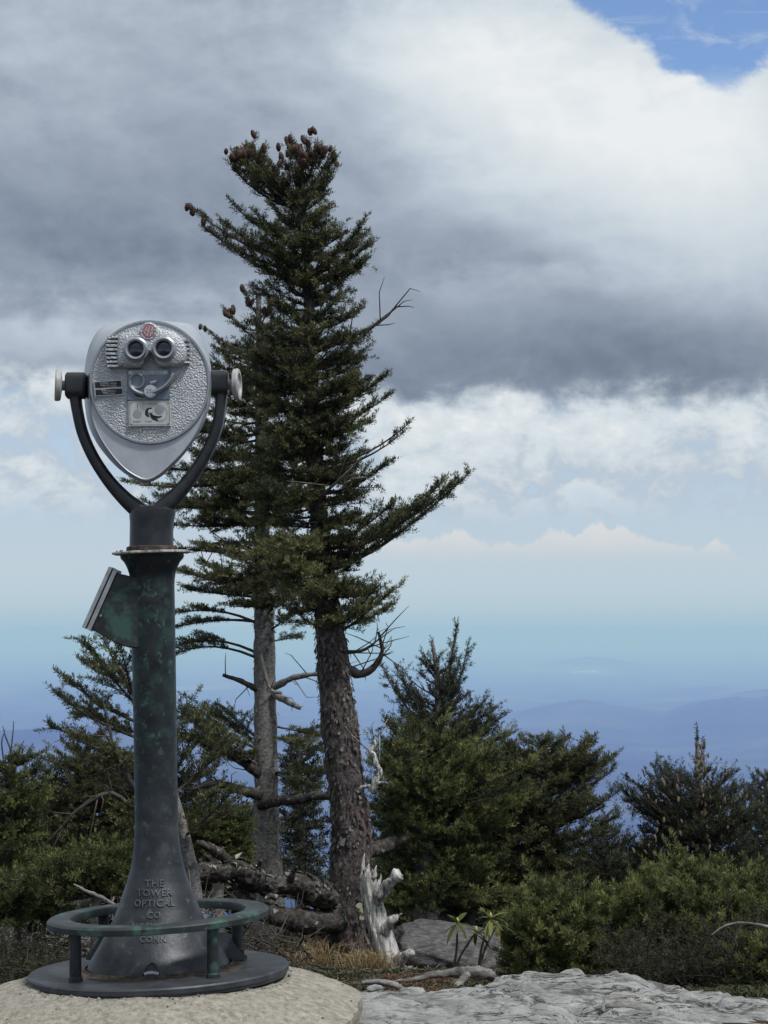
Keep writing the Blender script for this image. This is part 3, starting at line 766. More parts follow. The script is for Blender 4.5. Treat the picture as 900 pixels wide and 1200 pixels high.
# objective tubes on the far side
for x in (160, 196):
    mb = MB(); mb.tube([W(x, 425, hd + 0.20), W(x, 425, hd + 0.30)], [17 * PX, 15 * PX], 24); mb.build('objective_tube', M['rim'], head)
FC = (178.5, 451.0)
def disc_ring(rx, ry, d, n=72, c=FC):
    return [W(c[0] + rx * math.cos(a), c[1] - ry * math.sin(a), d) for a in np.linspace(0, 2 * math.pi, n, endpoint=False)]
f0 = hd - 0.001
mb = MB()
mb.grid([disc_ring(70.3, 72.2, hd + 0.010), disc_ring(70.3, 72.2, f0), disc_ring(69.4, 71.3, f0 - 0.003), disc_ring(67.4, 69.2, f0 - 0.003), disc_ring(66.4, 68.2, f0 + 0.0005)], True)
mb.build('face_rim', M['rim'], head)
mb = MB()
rows = [disc_ring(66.9 * k, 68.7 * k, f0 - 0.0005 - 0.004 * (1 - k * k)) for k in (1.0, 0.8, 0.6, 0.4, 0.2, 0.02)]
mb.grid(rows, True, 0, True); mb.add(rows[-1], [tuple(range(72))])
mb.build('face_plate', M['hammer'], head)
f1 = f0 - 0.0045
# raised binocular mask
mk = [(143, 401), (150, 396), (160, 393), (167, 390), (171, 386.5), (179, 384.5), (187, 386.5), (191, 390), (199, 392), (208, 395), (216, 401), (221, 410), (222.5, 420), (220, 428), (212, 433), (200, 434.5), (190.5, 434), (186.8, 428), (183.6, 421), (180, 418), (176.4, 421), (173, 428), (169.5, 434.5), (158, 435.5), (148, 434.5), (142, 430)]
def closed_smooth(pts, n):
    q = pts[-2:] + pts + pts[:2]
    L = smooth_line(q, (len(q) - 1) * 4 + 1)
    return L[8:8 + 4 * len(pts)]
mks = closed_smooth(mk, 100)
mb = MB()
cc_ = np.array([180.0, 412.0])
def mrow(k, d): return Wl(mks + (cc_ - mks) * k, d)
mb.grid([mrow(-0.035, f1 + 0.004), mrow(0, f1 - 0.018), mrow(0.03, f1 - 0.023), mrow(0.10, f1 - 0.026), mrow(0.4, f1 - 0.029), mrow(0.95, f1 - 0.029)], True, 0, True, True)
mask = mb.build('eyepiece_mask', M['hammer'], head)
mb = MB()
for i in range(8):      # finger ribs
    t = i / 7.0
    y = 400.5 + 33 * t
    x0 = 128.3 + 2.5 * (2 * t - 1) ** 2
    mb.prism(Wl([(x0, y - 1.3), (145, y - 1.3), (145, y + 1.3), (x0, y + 1.3)]), D0 + f1 - 0.021, D0 + f1 + 0.002, 0.0012)
for i in range(6):
    y = 404 + 25 * i / 5.0
    mb.prism(Wl([(218, y - 1.2), (225.5 - 0.2 * abs(i - 2.5), y - 1.2), (225.5 - 0.2 * abs(i - 2.5), y + 1.2), (218, y + 1.2)]), D0 + f1 - 0.017, D0 + f1 + 0.002, 0.0012)
tag(mb.build('grip_ribs', M['hammer'], mask), kind='stuff')
def turned(name, mat, par, x, y, prof_, n=40):
    """A turned shape facing the camera: prof_ of (radius px, depth m)."""
    mb = MB()
    rows = [disc_ring(r, r, d, n, (x, y)) for r, d in prof_]
    mb.grid(rows, True, 0, True); mb.add(rows[-1], [tuple(range(n))], 0, True)
    return mb.build(name, mat, par)
f2 = f1 - 0.027
for x, y in ((164.5, 415.4), (196.6, 414.7)):
    e_ = turned('eyepiece', M['rim'], head, x, y, ((15, f2 + 0.004), (14.2, f2 - 0.004), (12.6, f2 - 0.006), (12.2, f2 - 0.016), (11.4, f2 - 0.018), (9.6, f2 - 0.017), (8.8, f2 - 0.012), (8.4, f2 - 0.004)))
    turned('lens', M['lens'], e_, x, y, ((8.6, f2 - 0.006), (5, f2 - 0.0075), (1, f2 - 0.008)))
# red emblem with pale strokes
em = turned('emblem_boss', M['hammer'], head, 179, 394.3, ((11, f2 + 0.006), (10, f2 - 0.003), (8.8, f2 - 0.004), (8.4, f2 - 0.003)))
turned('emblem', M['red'], em, 179, 394.3, ((7.5, f2 - 0.0030), (7.1, f2 - 0.0040), (1, f2 - 0.0042)))
mb = MB()
fe = D0 + f2 - 0.0044
for p_, q_, w in (((174.3, 397.5), (176.6, 389.8), 1.1), ((177.0, 400.0), (180.2, 388.6), 1.2), ((180.6, 399.8), (183.8, 389.3), 1.2), ((172.6, 394.8), (178.0, 393.6), 0.9), ((179.5, 395.2), (185.6, 393.6), 0.9), ((182.8, 397.8), (185.3, 391.6), 0.9)):
    p_, q_ = np.array(p_), np.array(q_); t = (q_ - p_) / np.linalg.norm(q_ - p_); nn = np.array([-t[1], t[0]]) * w / 2
    mb.prism(Wl([p_ + nn, q_ + nn, q_ - nn, p_ - nn]), fe - 0.0006, fe + 0.0004)
mb.build('emblem_strokes', M['white_plate'], em)
# black label plates on the left
pl = MB(); pl.prism(Wl([(114, 450.5), (146.5, 448.2), (148.6, 466.2), (115.3, 468.0)]), D0 + f1 - 0.0022, D0 + f1 + 0.003, 0.0006)
lab = pl.build('label_plate', M['white_plate'], head)
for (a, b_, c_, d_) in (((115.2, 451.6), (145.4, 449.6), (146.0, 456.6), (115.8, 458.2)), ((115.9, 460.2), (146.6, 458.6), (147.2, 465.0), (116.5, 466.7))):
    mb = MB(); mb.prism(Wl([a, b_, c_, d_]), D0 + f1 - 0.0030, D0 + f1 - 0.0018); mb.build('black_panel', M['black'], lab)
mb = MB()
def flat_text(mb, s, x, y, size, d, rot=0.0, sp=1.0):
    v, f = text_verts(s, size, 0.0, 2, sp)
    c_, s2 = math.cos(rot), math.sin(rot)
    q = np.array([W(x + a * c_ + b_ * s2, y - (b_ * c_ - a * s2), d - 0.0002) for a, b_, h in v])
    mb.add(q, f, 0, False)
for s, x, y, sz in (('SCENIC VIEW', 131, 452.8, 3.2), ('TURN TO CLEAR', 131, 455.6, 2.5), ('PUSH SLOWLY', 131.3, 461.6, 2.6), ('THEN LOOK', 131.6, 464.2, 2.6)):
    flat_text(mb, s, x, y, sz, f1 - 0.0031, R(3.5))
mb.build('label_lettering', M['white_print'], lab)
# coin plate
mb = MB(); mb.prism(Wl([(152.3, 437.2), (202.2, 437.0), (202.2, 472.0), (152.8, 472.4)]), D0 + f1 - 0.0060, D0 + f1 + 0.003, 0.001)
cpl = mb.build('coin_plate', M['coin_plate'], head)
g = f1 - 0.0060
mb = MB(); mb.prism(Wl([(154.5, 438.4), (199.5, 438.2), (199.5, 442.4), (154.5, 442.6)]), D0 + g - 0.0006, D0 + g + 0.0005); mb.build('title_strip', M['white_plate'], cpl)
mb = MB(); flat_text(mb, 'QUARTERS ONLY', 177, 440.5, 4.4, g - 0.0008, 0.0, 1.05); mb.build('title_lettering', M['grey_print'], cpl)
mb = MB()
cr = [(164.2 + 8.2 * math.cos(a), 450.4 - 8.0 * math.sin(a)) for a in np.linspace(0, 2 * math.pi, 33)]
mb.tube(Wl(cr, g - 0.001), [1.3 * PX] * 33, 8); mb.build('coin_cup', M['rim'], cpl)
turned('coin_recess', M['coin_plate'], cpl, 164.2, 450.4, ((7.4, g - 0.0004), (7.0, g - 0.0002), (1, g - 0.0001)))
mb = MB()
cu_ = smooth_line([(156.5, 449.5), (156.8, 456), (161, 461), (168, 464.5), (174, 466)], 14)
mb.tube(Wl(cu_, g - 0.002), np.linspace(1.8, 3.2, 14) * PX, 8)
mb.build('coin_channel', M['rim'], cpl)
mb = MB(); mb.prism(Wl([(161, 459.5), (170, 462), (172, 469.5), (163, 468), (160.5, 464)]), D0 + g - 0.0012, D0 + g + 0.0005); mb.build('coin_slot', M['black'], cpl)
mb = MB()
lv = smooth_line([(184, 464, 3.0), (190, 461.5, 3.1), (197, 457, 3.0), (203, 450.5, 2.9), (205.5, 445, 2.9), (206.3, 441.5, 2.7)], 20)
mb.tube(Wl(lv[:, :2], g - 0.010), lv[:, 2] * PX * 1.05, 10, squash=0.8); mb.build('coin_lever', M['rim'], cpl)
mb = MB(); mb.tube(Wl([(180, 452.5), (187, 451)], g - 0.004), [1.8 * PX, 2.2 * PX], 10); mb.build('lever_stop', M['bright'], cpl)
kb = turned('coin_knob', M['bright'], cpl, 180.3, 462.6, ((8.0, g), (8.0, g - 0.009), (7.2, g - 0.0115), (6.2, g - 0.0118), (1, g - 0.0122)), 24)
mb = MB(); flat_text(mb, '25\u00a2', 180.3, 462.8, 7.0, g - 0.0128); mb.build('knob_lettering', M['grey_print'], kb)
# instruction plate with its printed diagram
mb = MB(); mb.prism(Wl([(154.2, 472.8), (202.8, 472.6), (203.2, 502.2), (154.8, 502.6)]), D0 + f1 - 0.0045, D0 + f1 + 0.003, 0.0008)
ipl = mb.build('instruction_plate', M['white_plate'], head)
h_ = f1 - 0.0045
mb = MB()
fr = [(155.8, 474.4), (201.4, 474.2), (201.7, 500.7), (156.2, 501.0), (155.8, 474.4)]
def stroke(mb, pts, w, d):
    pts = np.asarray(pts, float)
    for a, b_ in zip(pts[:-1], pts[1:]):
        t = (b_ - a) / (np.linalg.norm(b_ - a) + 1e-9); nn = np.array([-t[1], t[0]]) * w / 2
        mb.prism(Wl([a + nn, b_ + nn, b_ - nn, a - nn]), D0 + d - 0.0003, D0 + d)
stroke(mb, fr, 0.5, h_)
stroke(mb, [(164.6, 476), (164.6, 483.5)], 0.8, h_)
stroke(mb, [(190 + 9 * math.cos(a), 488 - 9 * math.sin(a)) for a in np.linspace(-1.6, 1.5, 12)], 0.5, h_)
flat_text(mb, 'TO OPERATE', 178.5, 476.7, 3.0, h_ - 0.0002)
flat_text(mb, 'INSERT', 164.3, 497.4, 3.0, h_ - 0.0002)
flat_text(mb, 'TURN', 177.5, 497.2, 3.0, h_ - 0.0002)
mb.build('printed_lettering', M['grey_print'], ipl)
turned('coin_picture', M['rim'], ipl, 164.6, 488.2, ((5.0, h_), (5.0, h_ - 0.0006), (1, h_ - 0.0007)), 20)
turned('dial_picture', M['rim'], ipl, 190.0, 483.0, ((5.6, h_), (5.6, h_ - 0.0006), (1, h_ - 0.0007)), 20)
mb = MB()
def ribbon(pts, ws):
    c = smooth_line(pts, 14); n = len(c); w = np.interp(np.linspace(0, 1, n), np.linspace(0, 1, len(ws)), ws)
    t = np.gradient(c, axis=0); t /= np.linalg.norm(t, axis=1)[:, None]; nn = np.stack([-t[:, 1], t[:, 0]], -1) * w[:, None] / 2
    rows = [np.vstack([Wl(c + nn, h_ - 0.0006), ]), Wl(c - nn, h_ - 0.0006)]
    mb.grid(rows, False, 0, False)
ribbon([(181.5, 481.5), (176.5, 483.5), (175.2, 488.5), (178.5, 491.5)], [1.0, 3.4, 3.2, 1.5])
ribbon([(179.5, 487.0), (183, 492.5), (189, 496.5)], [2.0, 4.6, 1.0])
ribbon([(183, 490.5), (188, 492.0), (193.5, 490.5)], [1.5, 2.8, 0.6])
mb.build('arrow_print', M['black'], ipl)
turned('picture_screw', M['bright'], ipl, 179.3, 485.2, ((2.6, h_ - 0.0004), (2.2, h_ - 0.0018), (0.5, h_ - 0.002)), 16)
for x, y in ((157.4, 475.8), (200, 475.6), (157.8, 499.6), (200.4, 499.4)):
    turned('screw', M['rim'], ipl, x, y, ((1.0, h_), (0.9, h_ - 0.001), (0.2, h_ - 0.0012)), 10)
mb = MB(); stroke(mb, [(168, 505), (187, 504.8), (187.3, 509), (168.4, 509.2), (168, 505)], 0.8, f1 - 0.0008); mb.build('embossed_frame', M['hammer'], head)

# concrete footing
mb = MB()
na = 140
ang = np.linspace(0, 2 * math.pi, na, endpoint=False)
def mound_ring(r_frac, drop):
    ca, sa = np.cos(ang), np.sin(ang)
    edge = 0.455 + 0.42 * np.clip(-ca, 0, 1) ** 1.5 + 0.10 * np.clip(sa, -1, 1) * 0 + 0.24 * np.clip(-sa, 0, 1) ** 2
    edge = edge + 0.042 * fbm(np.stack([ca * 4.2, sa * 4.2, ca * 0], -1), 6, 0.65)
    r = 0.10 + (edge - 0.10) * r_frac
    x, y = FOOT[0] + r * ca, FOOT[1] + r * sa
    z = FOOT[2] - 0.024 + r * ca * 0.02 - drop * np.clip((r - 0.30) / 0.16, 0, 3) ** 1.35
    p = np.stack([x, y, z], -1)
    z = z + 0.012 * fbm(p * 6.0, 5) + 0.003 * fbm(p * 60.0, 3)
    return np.stack([x, y, z], -1)
rows = [mound_ring(k, 0.050) for k in np.linspace(0.0, 1.0, 70)]
last = rows[-1]
c2_ = last.mean(0)
for k, dz_ in ((1.004, -0.02), (0.995, -0.05), (1.0, -0.12), (1.03, -0.35), (1.06, -0.8)):
    q = last.copy(); q[:, :2] = c2_[:2] + (q[:, :2] - c2_[:2]) * k; q[:, 2] = last[:, 2] + dz_ + 0.006 * fbm(last * 30, 2); rows.append(q)
mb.grid(rows, True); mb.add(rows[0], [tuple(range(na))[::-1]])
mound = tag(mb.build('concrete_footing', M['concrete'], None, FOOT), 'pale rough concrete mound under the iron viewer base', 'concrete footing')

# grit and small stones bedded in the concrete
gv = MB(sharp=None); gr = random.Random(71)
hgt = np.concatenate(rows[:70])
for k in range(520):
    if k < 170:        # crumbs gathered along the edge of the flange
        a = gr.uniform(math.pi * .95, 2.08 * math.pi); rr_ = 0.301 + abs(gr.gauss(0, .010))
        qx, qy = FOOT[0] + rr_ * math.cos(a), FOOT[1] + rr_ * math.sin(a)
    else:
        qx, qy = FOOT[0] + gr.uniform(-.75, .45), FOOT[1] + gr.uniform(-.72, .1)
    i = int(np.argmin((hgt[:, 0] - qx) ** 2 + (hgt[:, 1] - qy) ** 2))
    if (hgt[i, 0] - qx) ** 2 + (hgt[i, 1] - qy) ** 2 > 0.0012: continue
    s_ = gr.uniform(.0012, .0034) * (1.6 if gr.random() < .12 else 1)
    c = np.array([qx, qy, hgt[i, 2] + s_ * .2])
    q = np.array([[1, 0, 0], [0, 1, 0], [-1, 0, 0], [0, -1, 0], [0, 0, .8], [0, 0, -.8]]) * s_ * np.array([gr.uniform(.7, 1.3) for _ in range(18)]).reshape(6, 3)
    gv.add(c + q, [(0, 1, 4), (1, 2, 4), (2, 3, 4), (3, 0, 4)], gr.choice((0, 1, 2)), False)
tag(gv.build('grit', [M['rock'], M['flake_pale'], M['soil_dark']], mound), kind='stuff')

# ------------------------------------------------------------------ bare rock in front
def rock_sheet(name, label, x0, x1, y0, y1, crest_px, dist, slope, seed, mat, nx=190, ny=110, amp=1.0, cat='rock', band=0.4):
    """A slab whose back edge follows crest_px (photo positions at distance dist) and falls gently forward."""
    X, Y = np.meshgrid(np.linspace(x0, x1, nx), np.linspace(y0, y1, ny))
    cx_ = [P(a, b_, dist)[0] for a, b_ in crest_px]; cz_ = [P(a, b_, dist)[2] for a, b_ in crest_px]
    zc = np.interp(X, cx_, cz_)
    back = np.clip((Y - dist) / 0.25, 0, 4)
    Z = zc - slope * (dist - np.minimum(Y, dist)) - 0.9 * np.clip(back - 0.25, 0, 4) ** 1.0
    p = np.stack([X, Y, X * 0 + seed], -1)
    w = fbm(p * np.array([2.0, 4.5, 1]), 4)
    lay = (w * 5.0 + Y * 6 * band + X * 1.4 * band)
    st = lay - np.floor(lay)
    Z = Z + amp * (0.022 * (lambda q: q * q * (3 - 2 * q))(np.minimum(st / 0.62, (1 - st) / 0.38)) - 0.011)
    Z = Z + amp * 0.5 * (0.030 * fbm(p * np.array([3.0, 5.0, 1]), 5) + 0.007 * fbm(p * np.array([14.0, 30.0, 1]), 4) + 0.0025 * fbm(p * 70.0, 3))
    mb = MB()
    rows = [np.stack([X[i], Y[i], Z[i]], -1) for i in range(ny)]
    b0 = rows[0].copy(); b0[:, 2] -= 0.7; b1 = rows[-1].copy(); b1[:, 2] -= 0.7
    mb.grid([b0] + rows + [b1])
    for k in (0, -1):
        e = np.array([r[k] for r in [b0] + rows + [b1]]); lo = e.copy(); lo[:, 2] = e[:, 2].min() - 0.2
        mb.grid([e, lo])
    return tag(mb.build(name, mat, None, (x0, y0, 0)), label, cat)
rock_sheet('rock_slab', 'broad pale grey rock slab along the bottom edge right of the concrete', -0.22, 1.9, 3.9, 5.50,
           [(330, 1178), (400, 1172), (450, 1169), (500, 1171), (545, 1168), (580, 1166), (605, 1169), (632, 1174), (658, 1182), (680, 1196), (720, 1222), (850, 1250), (1300, 1260)], 5.3, 0.07, 1.3, M['rock'], 230, 120, 1.25)
rock_sheet('rock_ledge', 'long grey rock ledge behind the slab running off to the right edge', 0.10, 2.2, 4.4, 6.4,
           [(520, 1175), (560, 1166), (588, 1157), (615, 1150), (650, 1149), (690, 1150), (720, 1149), (745, 1152), (770, 1160), (800, 1166), (840, 1171), (870, 1173), (910, 1179), (1000, 1188), (1300, 1200)], 5.9, 0.03, 4.7, M['rock'], 200, 150, 1.7)
# ------------------------------------------------------------------ conifers
UP = np.array([0, 0, 1.0])
def nrm(v): return v / (np.linalg.norm(v) + 1e-12)
def prisms(seg):
    """seg: (n, 8) start, end, start radius, end radius -> triangular twigs as verts, quads."""
    s = np.asarray(seg); n = len(s)
    p, q = s[:, :3], s[:, 3:6]
    a = q - p; a /= np.linalg.norm(a, axis=1)[:, None] + 1e-9
    ref = np.where(np.abs(a[:, 2:3]) > 0.9, np.array([[1.0, 0, 0]]), np.array([[0, 0, 1.0]]))
    u = np.cross(a, ref); u /= np.linalg.norm(u, axis=1)[:, None] + 1e-9
    w = np.cross(a, u)
    V = np.empty((n, 6, 3))
    for k in range(3):
        c, d = math.cos(k * 2.0944), math.sin(k * 2.0944)
        V[:, k] = p + s[:, 6:7] * (c * u + d * w)
        V[:, 3 + k] = q + s[:, 7:8] * (c * u + d * w)
    base = (np.arange(n) * 6)[:, None]
    F = np.concatenate([base + np.array([[k, (k + 1) % 3, 3 + (k + 1) % 3, 3 + k]]) for k in range(3)])
    return V.reshape(-1, 3), F
def fast_mesh(name, V, F, mats, tint=None):
    me = bpy.data.meshes.new(name)
    k = F.shape[1]
    me.vertices.add(len(V)); me.vertices.foreach_set('co', V.astype(np.float32).ravel())
    me.loops.add(F.size); me.loops.foreach_set('vertex_index', F.astype(np.int32).ravel())
    me.polygons.add(len(F)); me.polygons.foreach_set('loop_start', np.arange(0, F.size, k, dtype=np.int32))
    if tint is not None:
        at = me.attributes.new('tint', 'FLOAT', 'POINT'); at.data.foreach_set('value', tint.astype(np.float32))
    for m_ in mats: me.materials.append(m_)
    me.update(calc_edges=True)
    return me
def needles(cov, rng, nl=0.017, nw=0.0042, dens=520.0):
    """cov: rows of start, end, tint, tip (1 where the shoot ends) -> triangles."""
    c = np.asarray(cov)
    L = np.linalg.norm(c[:, 3:6] - c[:, :3], axis=1)
    n = np.maximum((L * dens).astype(int), 5)
    i = np.repeat(np.arange(len(c)), n)
    p, q = c[i, :3], c[i, 3:6]
    a = q - p; a /= np.linalg.norm(a, axis=1)[:, None] + 1e-9
    N = len(i)
    t = rng.random(N)
    ref = np.where(np.abs(a[:, 2:3]) > 0.92, np.array([[1.0, 0, 0]]), np.array([[0, 0, 1.0]]))
    u = np.cross(a, ref); u /= np.linalg.norm(u, axis=1)[:, None] + 1e-9
    w = np.cross(u, a)                                       # w points upward
    ph = rng.random(N) * 2 * math.pi
    ph = np.where((np.sin(ph) < -0.2) & (rng.random(N) < 0.55), -ph, ph)   # more needles on the upper side
    rad = np.cos(ph)[:, None] * u + np.sin(ph)[:, None] * w
    tip = c[i, 7]
    al = np.radians(68 - 46 * tip * np.clip((t - 0.84) / 0.16, 0, 1)) + rng.normal(0, 0.16, N)
    d = np.cos(al)[:, None] * a + np.sin(al)[:, None] * rad + np.array([0, 0, 0.12])
    ln = nl * rng.uniform(0.75, 1.15, N)
    b = p + (q - p) * t[:, None]
    e = b + d * ln[:, None]
    sd = np.cross(d, rng.normal(size=(N, 3))); sd /= np.linalg.norm(sd, axis=1)[:, None] + 1e-9
    hw = nw * 0.5
    V = np.stack([b - sd * hw * 0.7, b + d * (ln * 0.55)[:, None] + sd * hw, e], 1)
    V2 = V.reshape(-1, 3)
    tv = c[i, 6] + rng.normal(0, 0.09, N) - 0.10 + 0.34 * tip * t ** 2      # shoot ends tinted paler: young growth, and lit tips put into the colour
    tt = np.stack([tv - 0.06, tv, tv + 0.10], 1).ravel()
    return V2, np.arange(3 * N).reshape(-1, 3), np.clip(tt, 0, 1)
STYLE = dict(spacing=0.044, width=0.23, sub=0.064, subgap=0.042, bushy=0.46, bare=0.22, nl=0.0185, nw=0.0049, dens=700.0, tint=0.38, tvar=0.20, fwd=0.72, curl=0.25, rad=0.009)
def grow(p0, p1, rnd, st, bow=0.08, width=None, bare=None, wob=0.03):
    """One bough: wood segments and needle covered segments."""
    wood, cov = [], []
    p0, p1 = np.asarray(p0, float), np.asarray(p1, float)
    L = np.linalg.norm(p1 - p0)
    n = max(5, int(L / 0.055))
    side0 = nrm(np.cross(nrm(p1 - p0), UP) + np.array([rnd.uniform(-.1, .1), rnd.uniform(-.1, .1), rnd.uniform(-.25, .25)]))
    k1, k2 = rnd.uniform(-1, 1), rnd.uniform(-1, 1)
    ts = np.linspace(0, 1, n)
    ax = p0 + np.outer(ts, p1 - p0) - np.outer(4 * ts * (1 - ts) * bow * L, UP) + np.outer(np.sin(ts * math.pi * 2) * wob * L * k1 + np.sin(ts * math.pi) * wob * L * k2, side0)
    r0 = max(st['rad'] * (0.35 + L * 1.1), 0.0035)
    rs = r0 * (1 - ts) ** 0.8 + 0.0016
    for i in range(n - 1): wood.append((*ax[i], *ax[i + 1], rs[i], rs[i + 1]))
    W_ = width or st['width']; bare = st['bare'] if bare is None else bare
    tb = min(max(st['tint'] + rnd.gauss(0, st['tvar'] * 0.5), 0.05), 0.9)
    def shoot(a, b, last, dtint=0.0):
        cov.append((*a, *b, min(max(tb + dtint + rnd.gauss(0, st['tvar'] * 0.5), 0), 1), 1.0 if last else 0.0))
    m = max(int(L * (1 - bare) / st['spacing']), 2)
    for j in range(m + 1):
        t = bare + (1 - bare) * (j + rnd.uniform(-.3, .3)) / m
        t = min(max(t, 0.02), 0.995)
        f = t * (n - 1); i = min(int(f), n - 2); g = f - i
        o = ax[i] + (ax[i + 1] - ax[i]) * g
        a = nrm(ax[i + 1] - ax[i])
        env = min(1.0, 0.45 + (t - bare) / 0.25) * (1 - t) ** 0.65 * 0.9 + 0.28
        for sgn in (-1, 1):
            if rnd.random() < 0.12: continue
            tl = W_ * env * rnd.uniform(0.55, 1.15)
            s_ = nrm(np.cross(a, UP)); s_ = s_ * 0.8 + side0 * 0.2
            d = nrm(a * st['fwd'] + sgn * s_ * rnd.uniform(0.55, 0.95) + UP * rnd.gauss(0.10, 0.55) * st['bushy'] * 1.6)
            q0 = o; k = 3
            pts = [q0]
            for z in range(k):
                d = nrm(d + a * 0.12 + UP * st['curl'] * 0.25 + np.array([rnd.gauss(0, .07), rnd.gauss(0, .07), rnd.gauss(0, .07)]))
                q0 = q0 + d * tl / k; pts.append(q0)
            rt = 0.0022 + 0.006 * tl
            for z in range(k):
                wood.append((*pts[z], *pts[z + 1], rt * (1 - z / k * .6), rt * (1 - (z + 1) / k * .6)))
                if z > 0 or rnd.random() < 0.55: shoot(pts[z], pts[z + 1], z == k - 1, 0.03 * z)
            ns = int(tl / st['subgap'])
            for z in range(ns):
                tt = (z + 0.8) / (ns + 0.6) * k; i2 = min(int(tt), k - 1)
                o2 = pts[i2] + (pts[i2 + 1] - pts[i2]) * (tt - i2)
                a2 = nrm(pts[i2 + 1] - pts[i2])
                s2 = nrm(np.cross(a2, UP)) * (1 if z % 2 else -1)
                d2 = nrm(a2 * 0.7 + s2 * rnd.uniform(.5, .9) + UP * (rnd.gauss(0.14, 0.5) * st['bushy'] * 1.6 + st['curl'] * .35))
                l2 = st['sub'] * rnd.uniform(0.45, 1.5) * (1.15 - 0.5 * tt / k)
                shoot(o2, o2 + d2 * l2, True, 0.08)
    shoot(ax[-2], ax[-1] + (ax[-1] - ax[-2]) * 0.4, True, 0.06)
    for i in range(max(int(n * (bare + .1)), 1), n - 1): shoot(ax[i], ax[i + 1], False, -0.05)
    return wood, cov, ax
def cone_mesh(name, mat, L, r):
    mb = MB(sharp=None)
    a = np.linspace(0, 2 * math.pi, 8, endpoint=False)
    rows = []
    for k in range(9):
        t = k / 8.0
        rr_ = r * math.sin(math.pi * (0.08 + 0.84 * t)) ** 0.7 * (1.10 if k % 2 else 0.90)
        off = 0.39 * (k % 2)
        rows.append(np.stack([rr_ * np.cos(a + off), rr_ * np.sin(a + off), 0 * a + L * t], -1))
    mb.grid(rows, True, 0, True, True)
    return mb.mesh(name, mat)
FIR_CONE = cone_mesh('cone', M['cone'], 0.046, 0.0135)
SPRUCE_CONE = cone_mesh('cone', M['cone_tan'], 0.036, 0.0085)
class Conifer:
    def __init__(s, name, label, cat, D, trunk, seed, mat, style=None, bark='bark_grey', group=None, trunk_seg=14, trunk_rough=0.12, rings=60):
        s.st = dict(STYLE); s.st.update(style or {})
        s.D, s.rnd, s.rng, s.mat = D, random.Random(seed), np.random.default_rng(seed), mat
        tr = smooth_line([(*P(x, y, D + (d[0] if d else 0.0)), w * D / FPX / 2) for x, y, w, *d in trunk], rings)
        gz = float(near_ground(np.array([tr[0, 0]]), np.array([tr[0, 1]]))[0]) - 0.06
        if tr[0, 2] > gz:                                    # carry the foot down into the soil
            foot = tr[0].copy(); foot[2] = gz; foot[3] *= 1.15
            k = max(int((tr[0, 2] - gz) / 0.04), 1)
            tr = np.vstack([foot + (tr[0] - foot) * (j / k) for j in range(k)] + [tr])
        s.line, s.rad = tr[:, :3], tr[:, 3]
        s.root = thing(name, s.line[0], label, cat, group)
        s.org = s.line[0]
        s.nneed = 0
        mb = MB(sharp=None)
        mb.tube(s.line, s.rad, trunk_seg, 0, True, trunk_rough, 16.0)
        s.trunk_bm = mb
        s.bark = bark
    def finish_trunk(s, flakes=0):
        if flakes:
            r = s.rng
            n = len(s.line)
            t = r.random(flakes) ** 1.0 * (n - 2); i = t.astype(int); g = (t - i)[:, None]
            c = s.line[i] * (1 - g) + s.line[i + 1] * g
            rd = s.rad[i] * (1 - g[:, 0]) + s.rad[i + 1] * g[:, 0]
            th = r.random(flakes) * 2 * math.pi
            o = np.stack([np.cos(th), np.sin(th), 0 * th], -1); tg = np.stack([-np.sin(th), np.cos(th), 0 * th], -1)
            b = c + o * (rd * 1.03)[:, None]
            sz = r.uniform(0.005, 0.017, flakes)[:, None] * np.where(r.random(flakes) < .2, 1.5, 1.0)[:, None]
            lift = r.uniform(0.003, 0.014, flakes)[:, None]
            up = np.array([[0, 0, 1.0]])
            j = lambda: r.uniform(.35, 1.15, flakes)[:, None]
            q = [b - tg * sz * .5 * j() + up * sz * .9 * j(), b + tg * sz * .5 * j() + up * sz * .8 * j(), b + tg * sz * .45 * j() - up * sz * .8 * j() + o * lift, b - tg * sz * .5 * j() - up * sz * .7 * j() + o * lift * .7]
            V = np.stack(q, 1).reshape(-1, 3)
            kind = np.where(r.random(flakes) < 0.13, 2, np.where((np.cos(th) > 0.0) & (r.random(flakes) < .6), 1, 0))
            for k in range(flakes): s.trunk_bm.add(V[4 * k:4 * k + 4], [(0, 1, 2, 3)], int(kind[k]), False)
        s.trunk_bm.build('trunk', [M[s.bark], M['flake_red'], M['flake_pale']], s.root)
    def at(s, y):
        """Trunk point seen at photo height y (carried on upward past the top)."""
        z = P(450, y, s.D)[2]
        L = s.line
        if z >= L[-1][2]:
            q = L[-1].copy(); q[2] = z; return q, s.rad[-1]
        i = int(np.argmin(np.abs(L[:, 2] - z)))
        return L[i].copy(), s.rad[i]
    def add(s, p0, p1, bow=0.08, width=None, bare=None, label=None, style=None, wob=0.03, leaf=True):
        st = s.st
        if style: st = dict(st); st.update(style)
        wood, cov, ax = grow(p0, p1, s.rnd, st, bow, width, bare, wob)
        V, F = prisms(wood)
        br = place('branch', fast_mesh('branch', V - s.org, F, [M['twig']]), s.root)
        if label: br['label'] = label
        if leaf and cov:
            V, F, T = needles(cov, s.rng, st['nl'], st['nw'], st['dens'])
            s.nneed += len(F)
            nd = place('needles', fast_mesh('needles', V - s.org, F, [M[s.mat]], T), br)
            nd['kind'] = 'stuff'
        s.last = (br, cov, ax)
        return br
    def px(s, x0, y0, x1, y1, d0=0.0, d1=0.0, **k):
        """A bough from photo position 0 to photo position 1, d metres deeper than the trunk."""
        return s.add(P(x0, y0, s.D + d0), P(x1, y1, s.D + d1), **k)
